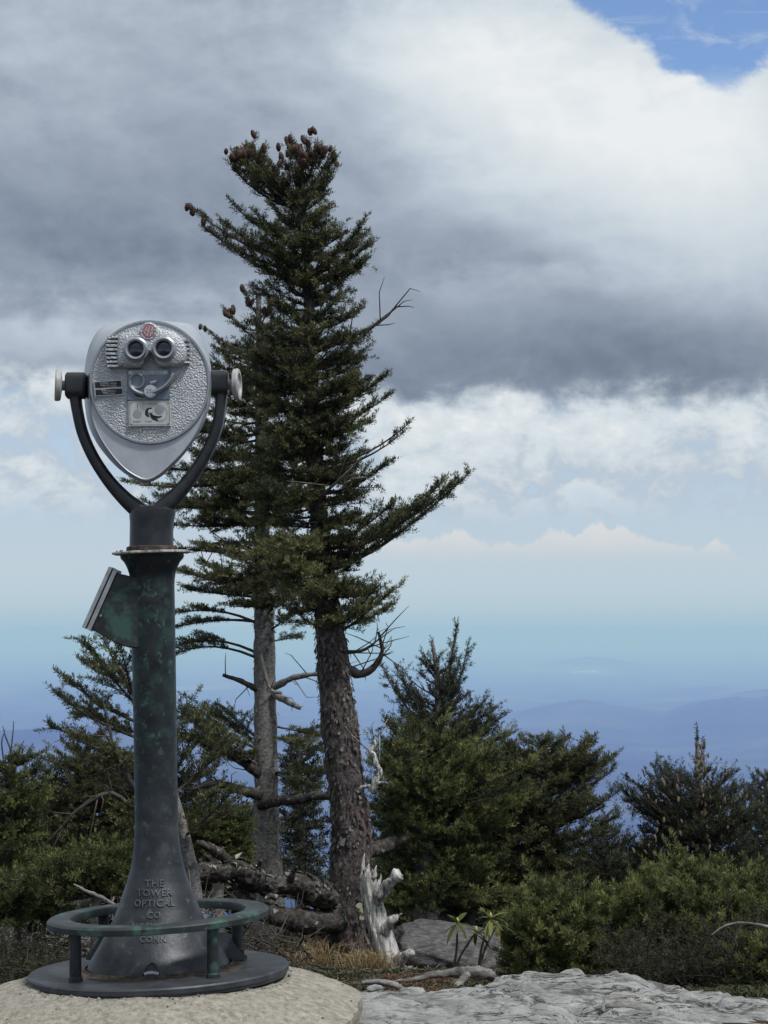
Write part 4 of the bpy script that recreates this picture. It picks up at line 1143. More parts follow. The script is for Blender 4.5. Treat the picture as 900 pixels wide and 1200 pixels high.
    def dead(s, pts, w0, w1, mat='twig', name='dead_branch', twigs=0, seed=1):
        """A bare limb along photo positions (x, y, depth offset) with w0..w1 px of thickness and a few snapped twigs."""
        L = smooth_line([P(x, y, s.D + d) for x, y, d in pts], 9 * len(pts))
        mb = MB(sharp=None)
        mb.tube(L, np.linspace(w0, w1, len(L)) * s.D / FPX / 2, 10, 0, True, 0.38, 38.0)
        r = random.Random(seed)
        for k in range(twigs):
            i = r.randrange(2, len(L) - 1)
            d = nrm(nrm(L[i] - L[i - 1]) * 0.6 + np.array([r.gauss(0, .6), r.gauss(0, .5), r.gauss(0.15, .6)]))
            l = r.uniform(0.04, 0.16)
            e = L[i] + d * l; e2 = e + nrm(d + np.array([r.gauss(0, .5), r.gauss(0, .5), r.gauss(0, .5)])) * l * .5
            mb.tube([L[i], e, e2], [0.003, 0.0022, 0.001], 5)
        return mb.build(name, M[mat], s.root)
    def crown(s, rows, n, lo=-0.12, hi=0.30, depth=0.85, fill=1.0, bow=0.06, whorl=0.0, lo_l=0.62):
        """n boughs all round the trunk whose tips reach an outline given as rows of (photo y, left x, right x)."""
        r = s.rnd
        rows = sorted(rows)
        ys = [q[0] for q in rows]
        px = s.D / FPX
        w = np.array([0.3 + (q[2] - q[1]) / 100.0 for q in rows])
        cum = np.concatenate([[0], np.cumsum((w[1:] + w[:-1]) / 2 * np.diff(ys))]); cum /= cum[-1]
        ph = r.uniform(0, 6.28)
        for k in range(n):
            y = float(np.interp((k + r.uniform(0.1, 0.9)) / n, cum, ys))
            if whorl: y = min(max(y - (y % whorl) + whorl / 2 + r.gauss(0, whorl * .15), ys[0]), ys[-1])      # boughs stand in tiers
            xl, xr = np.interp(y, ys, [q[1] for q in rows]), np.interp(y, ys, [q[2] for q in rows])
            c, rad = s.at(y)
            cxp = CX + c[0] / c[1] * FPX
            ph += 2.39996 + r.uniform(-.35, .35)
            ca, sa = math.cos(ph), math.sin(ph)
            Rx = max((xr - cxp) if ca > 0 else (cxp - xl), 6) * px
            Ry = max((xr - xl) / 2 * depth, 8) * px
            l = fill * r.uniform(lo_l, 1.08) / math.sqrt((ca / Rx) ** 2 + (sa / Ry) ** 2)
            t = (y - ys[0]) / (ys[-1] - ys[0])
            rise = (hi + (lo - hi) * t) + r.uniform(-.10, .10)
            tip = c + np.array([ca * l, sa * l, 0])
            o, _ = s.at(y + max(rise, -0.25) * l / px)
            s.add(o, tip, bow + r.uniform(-.04, .05), leaf=r.random() > .06, width=min(max(l * 0.75, 0.09), s.st['width']))
    def cones(s, br, cov_or_pts, n, mesh, up=1.0, spread=0.02, scale=1.0):
        """n cones as parts of a bough."""
        r = s.rnd
        for k in range(n):
            p = np.asarray(cov_or_pts[r.randrange(len(cov_or_pts))][:3]) + np.array([r.gauss(0, spread), r.gauss(0, spread), r.gauss(0, spread * .6)])
            o = place('cone', mesh, br, p - s.org)
            o.rotation_euler = (r.gauss(0, .3) + (0 if up > 0 else math.pi), r.gauss(0, .3), r.uniform(0, 6))
            q = scale * r.uniform(.8, 1.15); o.scale = (q, q, q * r.uniform(.85, 1.1))

# --- the tall wind-shaped fir
big = Conifer('fir_tree', 'tallest ragged fir with thick flaky trunk and dark cones clustered on its split top', 'tree', 9.5,
              [(403, 1146, 66), (402, 1128, 60), (404, 1100, 53), (406, 1060, 48), (411, 1000, 46), (410, 960, 44), (403, 900, 43), (398, 850, 41), (392, 800, 38), (389, 760, 36, -0.02), (384, 715, 30, 0), (377, 650, 24, 0), (372, 590, 20, 0), (368, 530, 17, 0), (366, 470, 14, 0), (363, 400, 12, 0), (361, 330, 9, 0), (355, 270, 7, 0), (352, 225, 5.5, 0), (348, 190, 4, 0)], 11, 'fir',
              bark='bark', trunk_seg=40, trunk_rough=0.20, rings=240)
big.finish_trunk(3600)
big.crown([(212, 325, 372), (235, 328, 378), (255, 303, 390), (270, 290, 420), (290, 285, 430), (312, 288, 424), (335, 300, 412), (352, 305, 410), (372, 300, 422), (400, 292, 432), (430, 288, 440), (460, 290, 444), (495, 290, 436), (530, 290, 425), (560, 290, 425), (590, 292, 430), (620, 295, 430), (650, 300, 425), (680, 310, 440), (705, 330, 452), (728, 345, 445)], 255, -0.05, 0.45, whorl=27.0, lo_l=0.58)
# split top with its cones
for x0, y0, x1, y1, d, w in ((350, 232, 276, 172, -.05, .14), (350, 240, 292, 166, .10, .13), (348, 236, 300, 190, -.15, .12), 
                             (350, 215, 362, 160, -.06, .14), (352, 218, 346, 164, .06, .13), (352, 218, 374, 164, -.12, .13), (352, 225, 390, 182, .0, .13), (352, 228, 340, 178, -.1, .13), (350, 236, 318, 186, 0, .13), (350, 234, 296, 168, -.12, .13), (348, 238, 284, 172, .06, .13), (350, 240, 274, 182, -.04, .12), (352, 222, 388, 176, .06, .14), (352, 228, 392, 190, -.08, .12), (350, 215, 350, 172, .14, .12), (352, 235, 378, 205, .1, .10), (350, 232, 322, 200, -.1, .12), (350, 238, 284, 178, .02, .14), (350, 240, 304, 176, -.05, .14), (348, 240, 274, 190, .08, .13), (352, 222, 372, 172, .1, .14), (352, 230, 386, 205, -.02, .13), (350, 222, 356, 178, -.14, .14), (346, 236, 312, 205, .12, .13)):
    br = big.px(x0, y0 + 4, x1, y1 + 9, 0, d, bow=0.10, width=w, bare=0.35, style=dict(bushy=.6, curl=.6))
    if y1 < 180:
        tips = sorted((np.asarray(c[3:6]) for c in big.last[1]), key=lambda q: -q[2])[:9]
        big.cones(br, [q - UP * .030 for q in tips], 7, FIR_CONE, 1, 0.014, 0.86)
for x1, y1, d in ((322, 226, .05), (384, 226, -.05), (332, 212, -.12), (376, 212, .1), (318, 240, -.1), (386, 242, .08), (345, 225, -.18), (362, 232, -.2), (338, 240, .15), (372, 250, -.18), (326, 252, .12)):
    big.px(352, y1 + 24, x1, y1, 0, d, bow=0.06, width=.11, bare=.25, style=dict(bushy=.6))
# long bough to the left near the top
for x0, y0, x1, y1, d, w in ((352, 312, 226, 246, -.05, .10), (350, 305, 262, 262, -.25, .13), (352, 320, 240, 268, .15, .10), (354, 330, 268, 290, -.1, .13), (350, 290, 270, 235, .2, .08), (352, 300, 300, 250, -.2, .13)):
    br = big.px(x0, y0, x1, y1, 0, d, bow=0.06, width=w, bare=0.3, style=dict(bushy=.4))
    if x1 < 232: big.cones(br, [np.asarray(c[3:6]) - UP * .025 for c in big.last[1][-9:]], 6, FIR_CONE, 1, 0.008, .85)
# features on the right side
for x0, y0, x1, y1, d, w in ((362, 320, 428, 258, -.1, .12), (362, 330, 432, 285, .1, .12), (362, 345, 426, 308, .0, .12), (365, 425, 436, 385, .1, .13), (366, 480, 452, 440, -.1, .15), (366, 500, 458, 462, .1, .12),
                             (372, 580, 452, 545, -.15, .16), (376, 645, 470, 600, .1, .16)):
    big.px(x0, y0, x1, y1, 0, d, bow=0.08, width=w, bare=0.35)
big.px(368, 545, 478, 497, 0, -.12, bow=0.10, width=.10, bare=0.72, style=dict(bushy=.5, curl=.6))
big.px(368, 550, 472, 508, 0, -.05, bow=0.10, width=.08, bare=0.7, style=dict(bushy=.5, curl=.6))
for x0, y0, x1, y1, d, w, b in ((378, 668, 545, 560, -.10, .15, .30), (378, 660, 520, 562, .10, .17, .25), (378, 655, 498, 590, -.25, .18, .25), (378, 670, 480, 604, .15, .18, .2), (440, 625, 532, 566, -.05, .13, .2), (380, 640, 462, 590, -.1, .16, .2)):
    big.px(x0, y0, x1, y1, 0, d, bow=0.07, width=w, bare=b, style=dict(bushy=.42, curl=.5))
for x0, y0, x1, y1, d, w in ((388, 745, 462, 690, -.15, .17), (388, 740, 455, 712, .12, .16), (386, 735, 440, 690, -.3, .18), (388, 742, 348, 715, -.25, .18), (386, 735, 420, 715, -.35, .16)):
    big.px(x0, y0, x1, y1, 0, d, bow=0.04, width=w, bare=.3, style=dict(tint=.5))
# bright front sprays low on the crown
for x1, y1 in ((330, 640), (345, 665), (318, 668), (365, 690), (300, 650), (335, 690), (352, 640)):
    big.px(380, y1 + 8, x1, y1, 0, -.42, bow=0.03, width=.19, bare=.3, style=dict(tint=.55))
big.dead([(364, 415, 0), (400, 400, -.1), (432, 385, -.12), (452, 372, -.14), (465, 357, -.15)], 6, 1.6, 'twig', twigs=9, seed=4)
big.dead([(372, 585, -.05), (400, 560, -.2), (425, 535, -.25)], 5, 1.5, 'dead_twig', twigs=6, seed=6)
big.dead([(398, 775, .05), (420, 790, .02), (440, 780, 0), (448, 762, 0), (444, 740, 0)], 13, 2, 'twig', twigs=16, seed=2)
big.dead([(398, 765, .05), (425, 762, .05), (446, 748, .03)], 6, 1.5, 'twig', twigs=8, seed=12)
big.dead([(412, 928, -.02), (428, 922, -.06), (438, 921, -.08), (446, 917, -.1), (455, 918, -.12)], 7, 1.5, 'dead_white', name='bleached_branch')
big.dead([(436, 928, -.075), (440, 916, -.085), (445, 905, -.08), (441, 895, -.075), (439, 886, -.07), (434, 880, -.07), (439, 872, -.07), (437, 866, -.07)], 8.5, 3.5, 'dead_white', name='bleached_branch', twigs=3, seed=9)
big.dead([(414, 1000, .05), (450, 992, .25), (500, 972, .42), (545, 952, .55), (602, 930, .65)], 21, 7, 'log', name='limb', twigs=12, seed=5)
big.dead([(395, 1078, -.1), (360, 1080, -.25), (330, 1074, -.35), (300, 1066, -.42), (276, 1052, -.5)], 34, 16, 'log', name='root', twigs=0)
mb = MB(); lc = P(424.5, 1067, 9.5 - 0.10)
for k in range(7):
    a = np.linspace(0, 6.28, 9)[:-1]; c = lc + np.array([random.Random(k).gauss(0, .010), -0.004 * k * 0.5, random.Random(k + 9).gauss(0, .018)])
    mb.add(np.stack([c[0] + .014 * np.cos(a) * (1 + .2 * np.sin(3 * a + k)), c[1] - .004 + 0 * a, c[2] + .013 * np.sin(a)], -1), [tuple(range(8))], 0, False)
mb.build('lichen', M['lichen'], big.root)

# --- the grey-trunked fir just behind
sec = Conifer('fir_tree', 'slimmer grey trunked fir close behind the tallest one, its flat boughs reaching left', 'tree', 11.0,
              [(313, 1030, 40), (312, 1000, 34), (312, 940, 29), (311, 850, 27), (310, 760, 25), (309, 700, 22), (307, 620, 18), (306, 520, 14), (304, 430, 9), (303, 360, 6), (302, 335, 4)], 23, 'fir', bark='bark_grey', trunk_seg=28, trunk_rough=0.10, rings=140)
sec.finish_trunk(500)
sec.crown([(362, 288, 322), (385, 265, 335), (405, 250, 340), (430, 242, 345), (470, 235, 345), (520, 215, 345), (560, 190, 345), (590, 205, 345), (618, 215, 345), (640, 250, 345)], 130, -0.15, 0.30, whorl=26.0, lo_l=0.55)
for x0, y0, x1, y1, d, w in ((303, 420, 240, 386, -.1, .05), (303, 400, 262, 362, .1, .07), (304, 430, 252, 408, -.25, .11), (304, 450, 246, 440, .2, .12), (303, 372, 288, 345, -.1, .07), (303, 385, 318, 352, -.05, .07),
                             (306, 560, 150, 565, -.2, .17), (306, 545, 165, 545, .2, .14), (306, 590, 175, 590, .0, .18), (307, 610, 200, 615, -.2, .17), (307, 600, 190, 580, -.35, .18)):
    br = sec.px(x0, y0, x1, y1, 0, d, bow=0.04, width=w, bare=.3, style=dict(bushy=.4))
    if y1 < 366:
        sec.cones(br, [np.asarray(c[3:6]) - UP * .025 for c in sec.last[1][-12:]], 6, FIR_CONE, 1, 0.010, .95)
    elif y1 == 386:
        sec.cones(br, [np.asarray(c[3:6]) - UP * .02 for c in sec.last[1][-6:]], 3, FIR_CONE, 1, 0.006, .7)
FLAT = dict(bushy=.18, curl=.2)
for x0, y0, x1, y1, d, w, b, bw in ((309, 655, 206, 644, -.1, .12, .62, -.02), (308, 690, 206, 668, -.2, .20, .30, .03), (309, 700, 222, 690, .15, .20, .25, .02), (309, 705, 240, 660, .2, .15, .25, .0), (309, 690, 250, 676, -.5, .22, .25, .0),
                                    (310, 735, 206, 719, -.1, .17, .42, -.10), (310, 730, 208, 735, .2, .17, .4, -.05), (310, 776, 208, 766, -.1, .20, .42, -.12), (310, 770, 212, 756, .2, .18, .45, -.10), (310, 740, 345, 718, -.2, .16, .3, .0), (310, 755, 352, 748, .1, .16, .45, -.05), (310, 722, 330, 690, -.3, .18, .2, 0), (309, 700, 275, 690, -.5, .2, .2, 0), (308, 690, 262, 668, -.45, .22, .2, 0), (308, 690, 318, 668, -.5, .22, .2, 0), (308, 715, 290, 705, -.5, .22, .2, 0), (308, 675, 285, 650, -.4, .22, .2, 0), (308, 712, 330, 700, -.45, .2, .2, 0), (309, 660, 236, 640, -.3, .2, .3, 0), (309, 655, 320, 640, -.45, .2, .2, 0)):
    sec.px(x0, y0, x1, y1, 0, d, bow=bw, width=w, bare=b, style=FLAT)
sec.dead([(308, 650, 0), (270, 637, -.1), (238, 640, -.12), (215, 648, -.12)], 6, 1.5, 'twig', twigs=8, seed=21)
sec.dead([(301, 808, -.03), (282, 798, -.06), (261, 791, -.08)], 8, 4, 'twig', twigs=3, seed=22)
sec.dead([(320, 806, -.03), (340, 796, -.1), (358, 791, -.14), (376, 790, -.18)], 9, 4, 'bark_grey', twigs=7, seed=23)
sec.dead([(320, 812, -.05), (336, 822, -.1), (352, 830, -.14)], 10, 5, 'bark_grey', twigs=4, seed=24)
sec.dead([(304, 762, -.08), (316, 806, -.14), (330, 812, -.16)], 4, 4, 'dead_twig', twigs=1, seed=25)
sec.dead([(306, 908, -.02), (285, 893, -.1), (270, 884, -.12), (252, 880, -.14), (235, 872, -.18)], 14, 6, 'log', twigs=5, seed=26)
sec.dead([(306, 943, -.05), (330, 938, -.2), (352, 937, -.26), (372, 932, -.34), (392, 934, -.4)], 13, 9, 'log', twigs=8, seed=27)
sec.dead([(306, 932, -.05), (280, 925, -.1), (255, 918, -.15), (225, 925, -.2)], 14, 4, 'twig', twigs=9, seed=28)
for x0, y0, x1, y1, d, w, b, bw in ((306, 900, 225, 845, -.2, .26, .25, .02), (300, 890, 212, 865, .15, .26, .25, .0), (306, 880, 245, 832, .1, .24, .2, 0), (306, 880, 215, 838, -.3, .22, .3, 0), (306, 870, 270, 836, .3, .20, .2, 0), (306, 900, 250, 860, -.45, .22, .2, 0), (316, 862, 376, 880, -.3, .16, .3, 0), (318, 850, 372, 862, .1, .14, .3, 0), (318, 905, 376, 905, -.3, .18, .3, 0), (318, 905, 366, 925, -.2, .18, .3, 0)):
    sec.px(x0, y0, x1, y1, 0, d, bow=bw, width=w, bare=b, style=dict(bushy=.22, tint=.45))

# --- trees and bushes around them
def tree(label, D, trunk, rows, n, seed, mat='fir', style=None, lo=-0.1, hi=0.35, name='fir_tree', cat='tree', bark='bark_grey', group=None, depth=0.85, bow=0.06, extra=()):
    t = Conifer(name, label, cat, D, trunk, seed, mat, style, bark, group, 10, 0.12, 40)
    t.finish_trunk(0)
    t.crown(rows, int(n * 1.35), lo, hi, depth, 1.0, bow)
    for e in extra: t.px(*e[:6], bow=0.05, width=e[6], bare=e[7] if len(e) > 7 else .25)
    return t
# left of the pedestal: a spray leaning up to the left
t = Conifer('fir_tree', 'fir behind the pedestal whose sprays fan up to the left below the coin box', 'tree', 8.6, [(232, 1075, 20), (222, 1010, 16), (205, 940, 13), (185, 880, 10), (160, 820, 7), (140, 780, 4)], 31, 'fir', dict(width=.2, sub=.065, bushy=.34), 'bark_grey')
t.finish_trunk(0)
for x0, y0, x1, y1, d, w, b in ((165, 830, 98, 752, -.1, .15, .15), (170, 850, 70, 790, 0, .15, .2), (150, 800, 120, 748, .1, .13, .1), (180, 870, 68, 815, -.15, .15, .25), (190, 890, 60, 850, .1, .16, .3), (195, 900, 85, 862, -.25, .18, .25), (160, 820, 140, 755, -.1, .15, .1),
                              (175, 860, 92, 828, .2, .17, .2), (150, 800, 96, 775, .15, .13, .1), (200, 920, 110, 890, -.2, .2, .2), (185, 880, 160, 790, .1, .2, .1), (205, 940, 130, 915, .1, .2, .2), (200, 915, 235, 840, -.1, .2, .2), (205, 930, 260, 870, .1, .2, .2), (190, 890, 220, 825, .2, .18, .2), (215, 980, 150, 950, -.2, .2, .2), (215, 980, 270, 930, -.2, .2, .2)):
    t.px(x0, y0, x1, y1, 0, d, bow=0.05, width=w, bare=b)
t.dead([(190, 935, -.1), (160, 925, -.15), (135, 880, -.2), (128, 852, -.2)], 10, 3, 'twig', name='dead_branch', twigs=16, seed=41)
t.dead([(170, 960, -.2), (130, 930, -.25), (90, 950, -.3), (60, 985, -.3)], 7, 2, 'twig', name='dead_branch', twigs=14, seed=42)
BR = dict(tint=.34, tvar=.32, width=.24, sub=.085, subgap=.048, spacing=.055, bushy=.36, curl=.5)
tree('light green fir clump at the left edge, above bare grey limbs', 8.2, [(8, 1060, 18), (10, 1000, 15), (14, 930, 9), (18, 888, 4)], [(884, -30, 42), (905, -40, 58), (930, -50, 62), (960, -50, 60), (990, -50, 60), (1020, -50, 55)], 60, 32, 'fir_bright', BR, name='fir_bush', cat='bush')
tree('dark rounded fir behind the left clump and left of the pedestal', 9.4, [(95, 1075, 22), (98, 1000, 18), (102, 930, 11), (104, 870, 5)], [(862, 85, 120), (880, 62, 150), (900, 50, 170), (930, 45, 185), (970, 45, 190), (1000, 50, 190)], 74, 33, 'fir', dict(width=.22, bushy=.3), name='fir_tree')
tree('low bright green fir sprays just left of the pedestal above the foot ring', 7.4, [(112, 1085, 12), (112, 1050, 9), (112, 1005, 4)], [(992, 60, 160), (1010, 30, 165), (1030, 25, 165), (1050, 40, 155)], 42, 34, 'fir_bright', dict(BR, tint=.38, width=.2), name='fir_bush', cat='bush')
tree('low fir growing in front of the grey trunk, right of the pedestal', 9.6, [(255, 1050, 14), (258, 1010, 10), (260, 950, 4)], [(945, 225, 290), (965, 215, 300), (990, 212, 300), (1012, 225, 295)], 40, 35, 'fir_bright', dict(width=.2, bushy=.25, tint=.46), name='fir_bush', cat='bush')
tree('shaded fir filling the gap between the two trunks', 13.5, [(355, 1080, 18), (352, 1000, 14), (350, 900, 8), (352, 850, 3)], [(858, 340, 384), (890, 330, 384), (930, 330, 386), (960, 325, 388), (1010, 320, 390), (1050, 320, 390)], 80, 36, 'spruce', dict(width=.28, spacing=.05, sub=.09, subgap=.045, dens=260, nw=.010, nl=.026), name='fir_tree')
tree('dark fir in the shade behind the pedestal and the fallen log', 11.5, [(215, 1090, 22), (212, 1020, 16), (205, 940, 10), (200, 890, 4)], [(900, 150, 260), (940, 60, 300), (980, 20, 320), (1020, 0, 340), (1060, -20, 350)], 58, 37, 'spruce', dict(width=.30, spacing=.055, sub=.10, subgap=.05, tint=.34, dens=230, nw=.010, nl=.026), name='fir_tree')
# right of the tall fir
SPR = dict(width=.20, sub=.075, subgap=.04, bushy=.55, curl=.75, nl=.016, nw=.0044, dens=620, spacing=.044, tint=.32, bare=.15)
spiky = tree('dark spiky spruce with two pointed leaders rising right of the thick trunk', 10.4, [(520, 1060, 26), (518, 980, 20), (515, 900, 14), (514, 840, 9), (512, 790, 6), (507, 752, 3)], [(772, 492, 528), (790, 476, 545), (810, 462, 548), (830, 452, 565), (850, 448, 592), (870, 450, 602), (890, 450, 600), (930, 455, 600)], 70, 51, 'spruce', SPR, 0.0, 0.75, name='spruce_tree',
          extra=((515, 850, 535, 733, 0, -.05, .11, .2), (514, 800, 505, 752, 0, .05, .10, .2), (516, 860, 548, 755, 0, .1, .10, .4), (512, 850, 466, 786, 0, -.1, .13, .3), (512, 870, 448, 782, 0, .1, .12, .4), (515, 870, 568, 822, 0, .1, .12, .4), (515, 880, 592, 838, 0, -.1, .12, .4), (515, 880, 604, 858, 0, .1, .12, .5), (515, 830, 538, 775, 0, 0, .12, .2)))
BUSH = dict(tint=.46, tvar=.3, width=.24, sub=.085, subgap=.048, spacing=.055, bushy=.42, curl=.6)
tree('big mid green fir bush against the right side of the thick trunk', 10.0, [(500, 1090, 30), (498, 1020, 24), (494, 950, 15), (492, 880, 6)], [(858, 450, 500), (868, 445, 560), (880, 440, 600), (905, 436, 620), (935, 438, 610), (965, 440, 590), (990, 448, 570), (1012, 446, 575), (1040, 446, 590), (1065, 450, 590)], 112, 52, 'fir_bright', BUSH, name='fir_bush', cat='bush',
     extra=((495, 900, 455, 846, 0, -.1, .12), (495, 890, 545, 850, 0, -.2, .13), (495, 900, 590, 862, 0, -.1, .14), (495, 890, 480, 850, 0, .1, .12), (495, 930, 622, 895, 0, -.2, .15), (495, 940, 612, 920, 0, -.3, .16), (495, 890, 520, 846, 0, -.15, .12)))
tree('broad dark flat-topped fir leaning right towards the valley', 10.4, [(575, 1120, 30), (585, 1050, 24), (600, 980, 18), (615, 930, 12), (640, 890, 6)], [(862, 590, 660), (872, 575, 690), (888, 560, 712), (910, 560, 720), (935, 555, 716), (955, 550, 690), (985, 520, 680), (1015, 500, 670), (1050, 490, 660)], 86, 53, 'fir', dict(width=.24, bushy=.40, curl=.55, tint=.42), name='fir_tree',
     extra=((610, 1000, 722, 958, 0, -.1, .17), (610, 1010, 712, 975, 0, .1, .17), (605, 985, 722, 930, 0, 0, .17), (600, 960, 716, 905, 0, -.1, .17), (600, 940, 716, 890, 0, .1, .17), (600, 975, 700, 950, 0, 0, .17), (595, 930, 640, 866, 0, -.1, .16), (600, 930, 690, 872, 0, 0, .16)))
tree('small dark cone hung fir between the flat-topped fir and the spruce by the right edge', 11.6, [(715, 1090, 14), (714, 1040, 10), (712, 985, 3)], [(966, 704, 724), (980, 690, 740), (1000, 668, 756), (1030, 650, 768), (1060, 645, 775)], 60, 54, 'spruce', dict(SPR, width=.2), 0, .5, name='spruce_tree')
s2 = tree('dark spruce with hanging tan cones and one pointed leader at right', 10.8, [(826, 1110, 24), (824, 1020, 18), (820, 950, 12), (818, 900, 7), (817, 872, 4)], [(898, 780, 846), (906, 752, 852), (918, 735, 870), (935, 722, 880), (955, 728, 885), (975, 738, 890), (1000, 748, 895), (1030, 740, 900), (1060, 740, 900)], 66, 55, 'spruce', dict(SPR, width=.2), -.05, 0.55, name='spruce_tree',
          extra=((819, 915, 816, 855, 0, 0, .06, .1), (819, 905, 824, 868, 0, .05, .07, .2), (820, 930, 768, 900, 0, -.1, .14), (820, 950, 735, 912, 0, 0, .15), (820, 970, 726, 925, 0, -.1, .14), (820, 935, 862, 905, 0, 0, .12)))
r_ = random.Random(77)
cone_br = [c for c in s2.root.children if c.name.startswith('branch')]
for k in range(150):
    y = r_.uniform(868, 1000); x = r_.gauss(808, 34) if y > 900 else r_.gauss(819, 5)
    if y > 905 or k % 3 == 0:
        o = place('cone', SPRUCE_CONE, cone_br[k % len(cone_br)], P(x, y, 10.8 - .30 * r_.uniform(.2, 1)) - s2.org)
        o.rotation_euler = (math.pi + r_.gauss(0, .25), r_.gauss(0, .25), r_.uniform(0, 6)); q = r_.uniform(.55, .9); o.scale = (q, q, q)
tree('spruce cut off by the right edge with pale cones near its top', 11.4, [(905, 1110, 22), (903, 1020, 16), (900, 950, 9), (897, 910, 3)], [(905, 884, 915), (920, 876, 925), (945, 868, 940), (980, 860, 950), (1020, 850, 950)], 54, 56, 'spruce', dict(SPR, width=.2), -.05, .6, name='spruce_tree')
YOUNG = dict(tint=.50, tvar=.34, width=.27, sub=.105, subgap=.056, bushy=.36, curl=.9, nl=.0215, nw=.0048, dens=880, spacing=.072)
tree('low young fir with thick upturned shoots in front of the flat-topped fir', 8.4, [(640, 1165, 16), (642, 1120, 12), (645, 1058, 4)], [(1036, 630, 680), (1050, 606, 722), (1070, 592, 750), (1100, 588, 762), (1130, 592, 765), (1152, 600, 760)], 78, 57, 'fir_bright', YOUNG, -.05, .55, name='fir_bush', cat='bush')
tree('bright young fir with thick upturned shoots below the cone hung spruce', 8.2, [(815, 1150, 16), (815, 1100, 12), (812, 1030, 4)], [(1010, 790, 842), (1026, 740, 872), (1045, 730, 905), (1068, 730, 920), (1092, 735, 925), (1115, 740, 925)], 82, 58, 'fir_bright', YOUNG, -.05, .55, name='fir_bush', cat='bush')
tree('yellowish young fir in the lower right corner above the ledge', 7.4, [(905, 1200, 12), (903, 1160, 9), (900, 1115, 3)], [(1098, 870, 930), (1120, 862, 940), (1145, 858, 940), (1165, 862, 940)], 36, 59, 'fir_bright', dict(YOUNG, tint=.6), -.05, .5, name='fir_bush', cat='bush')
tree('low dark fir in the shade behind the boulder, right of the white stump', 10.4, [(555, 1120, 12), (552, 1070, 8), (548, 1010, 3)], [(1000, 470, 640), (1020, 462, 640), (1045, 470, 620), (1065, 490, 600)], 50, 60, 'fir', dict(width=.18, tint=.42, bushy=.35), name='fir_bush', cat='bush')
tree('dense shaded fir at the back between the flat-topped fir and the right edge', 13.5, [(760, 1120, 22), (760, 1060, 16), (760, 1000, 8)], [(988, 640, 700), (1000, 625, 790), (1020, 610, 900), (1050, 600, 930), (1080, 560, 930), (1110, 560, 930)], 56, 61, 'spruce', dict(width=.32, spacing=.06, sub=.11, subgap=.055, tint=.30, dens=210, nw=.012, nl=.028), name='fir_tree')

BACK = dict(width=.32, spacing=.06, sub=.11, subgap=.055, tint=.32, dens=210, nw=.012, nl=.028)
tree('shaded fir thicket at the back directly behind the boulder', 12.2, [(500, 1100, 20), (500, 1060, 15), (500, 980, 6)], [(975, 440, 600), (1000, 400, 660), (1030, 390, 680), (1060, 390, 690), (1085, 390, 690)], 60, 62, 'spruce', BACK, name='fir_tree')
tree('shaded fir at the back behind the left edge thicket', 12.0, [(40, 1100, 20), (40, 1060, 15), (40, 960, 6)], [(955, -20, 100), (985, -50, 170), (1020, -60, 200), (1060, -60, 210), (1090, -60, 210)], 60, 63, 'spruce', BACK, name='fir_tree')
tree('low green fir sprays at the far left edge above the heath mound', 7.6, [(20, 1110, 10), (22, 1060, 8), (24, 1030, 3)], [(1020, -10, 60), (1040, -25, 90), (1062, -30, 105), (1080, -30, 105)], 44, 64, 'fir_bright', dict(tint=.48, width=.17, sub=.06, bushy=.34), name='fir_bush', cat='bush')
# ------------------------------------------------------------------ dead wood, boulder, low plants
def gnd(x, y): return float(near_ground(np.array([x]), np.array([y]))[0])
def wood(pts, n, D, seg=18, rough=0.3, rs=14.0, squash=1.0, mb=None, flute=0.0):
    """A length of wood along photo positions (x, y, depth offset, thickness px)."""
    L = smooth_line([(*P(a[0], a[1], D + a[2]), a[3] * D / FPX / 2) for a in pts], n)
    mb = mb or MB(sharp=None)
    r0 = mb.n
    mb.tube(L[:, :3], L[:, 3], seg, 0, True, rough, rs, squash)
    return mb
# the bleached stump at the foot of the tall fir
D_ = 9.28
foot_ = P(452, 1130, D_); foot_[2] = gnd(foot_[0], foot_[1])
st = thing('tree_stump', foot_, 'bleached white dead stump with broken stubs at the right foot of the thick trunk', 'tree stump')
edges = smooth_line([(1150, 434, 494), (1142, 436, 486), (1128, 437, 474), (1112, 434, 466), (1095, 431, 460), (1078, 427, 454), (1060, 424, 449), (1046, 422, 446), (1034, 421, 443), (1024, 422, 440)], 70)
mb = MB(sharp=None)
th_ = np.linspace(0, 2 * math.pi, 44, endpoint=False)
rows = []
for k, (y, xa, xb) in enumerate(edges):
    c = P((xa + xb) / 2, y, D_); hw_ = (xb - xa) / 2 * .88 * D_ / FPX
    fl = vnoise(np.stack([np.cos(th_) * 3.4 + .3 * math.sin(y * .05), np.sin(th_) * 3.4, th_ * 0 + y * .012], -1))
    fl2 = vnoise(np.stack([np.cos(th_) * 11, np.sin(th_) * 11, th_ * 0 + y * .02], -1))
    f = 1 + .20 * fl + .15 * fl2
    top = 0.020 * max(0, (k - 58) / 11.0) * vnoise(np.stack([np.cos(th_) * 4, np.sin(th_) * 4, th_ * 0 + 5], -1)) * 2.2
    rows.append(np.stack([c[0] + hw_ * f * np.cos(th_), c[1] + .75 * hw_ * f * np.sin(th_), c[2] + top], -1))
mb.grid(rows, True, 0, True, True)
mb.build('trunk', M['dead_white'], st)
rs_ = random.Random(31)
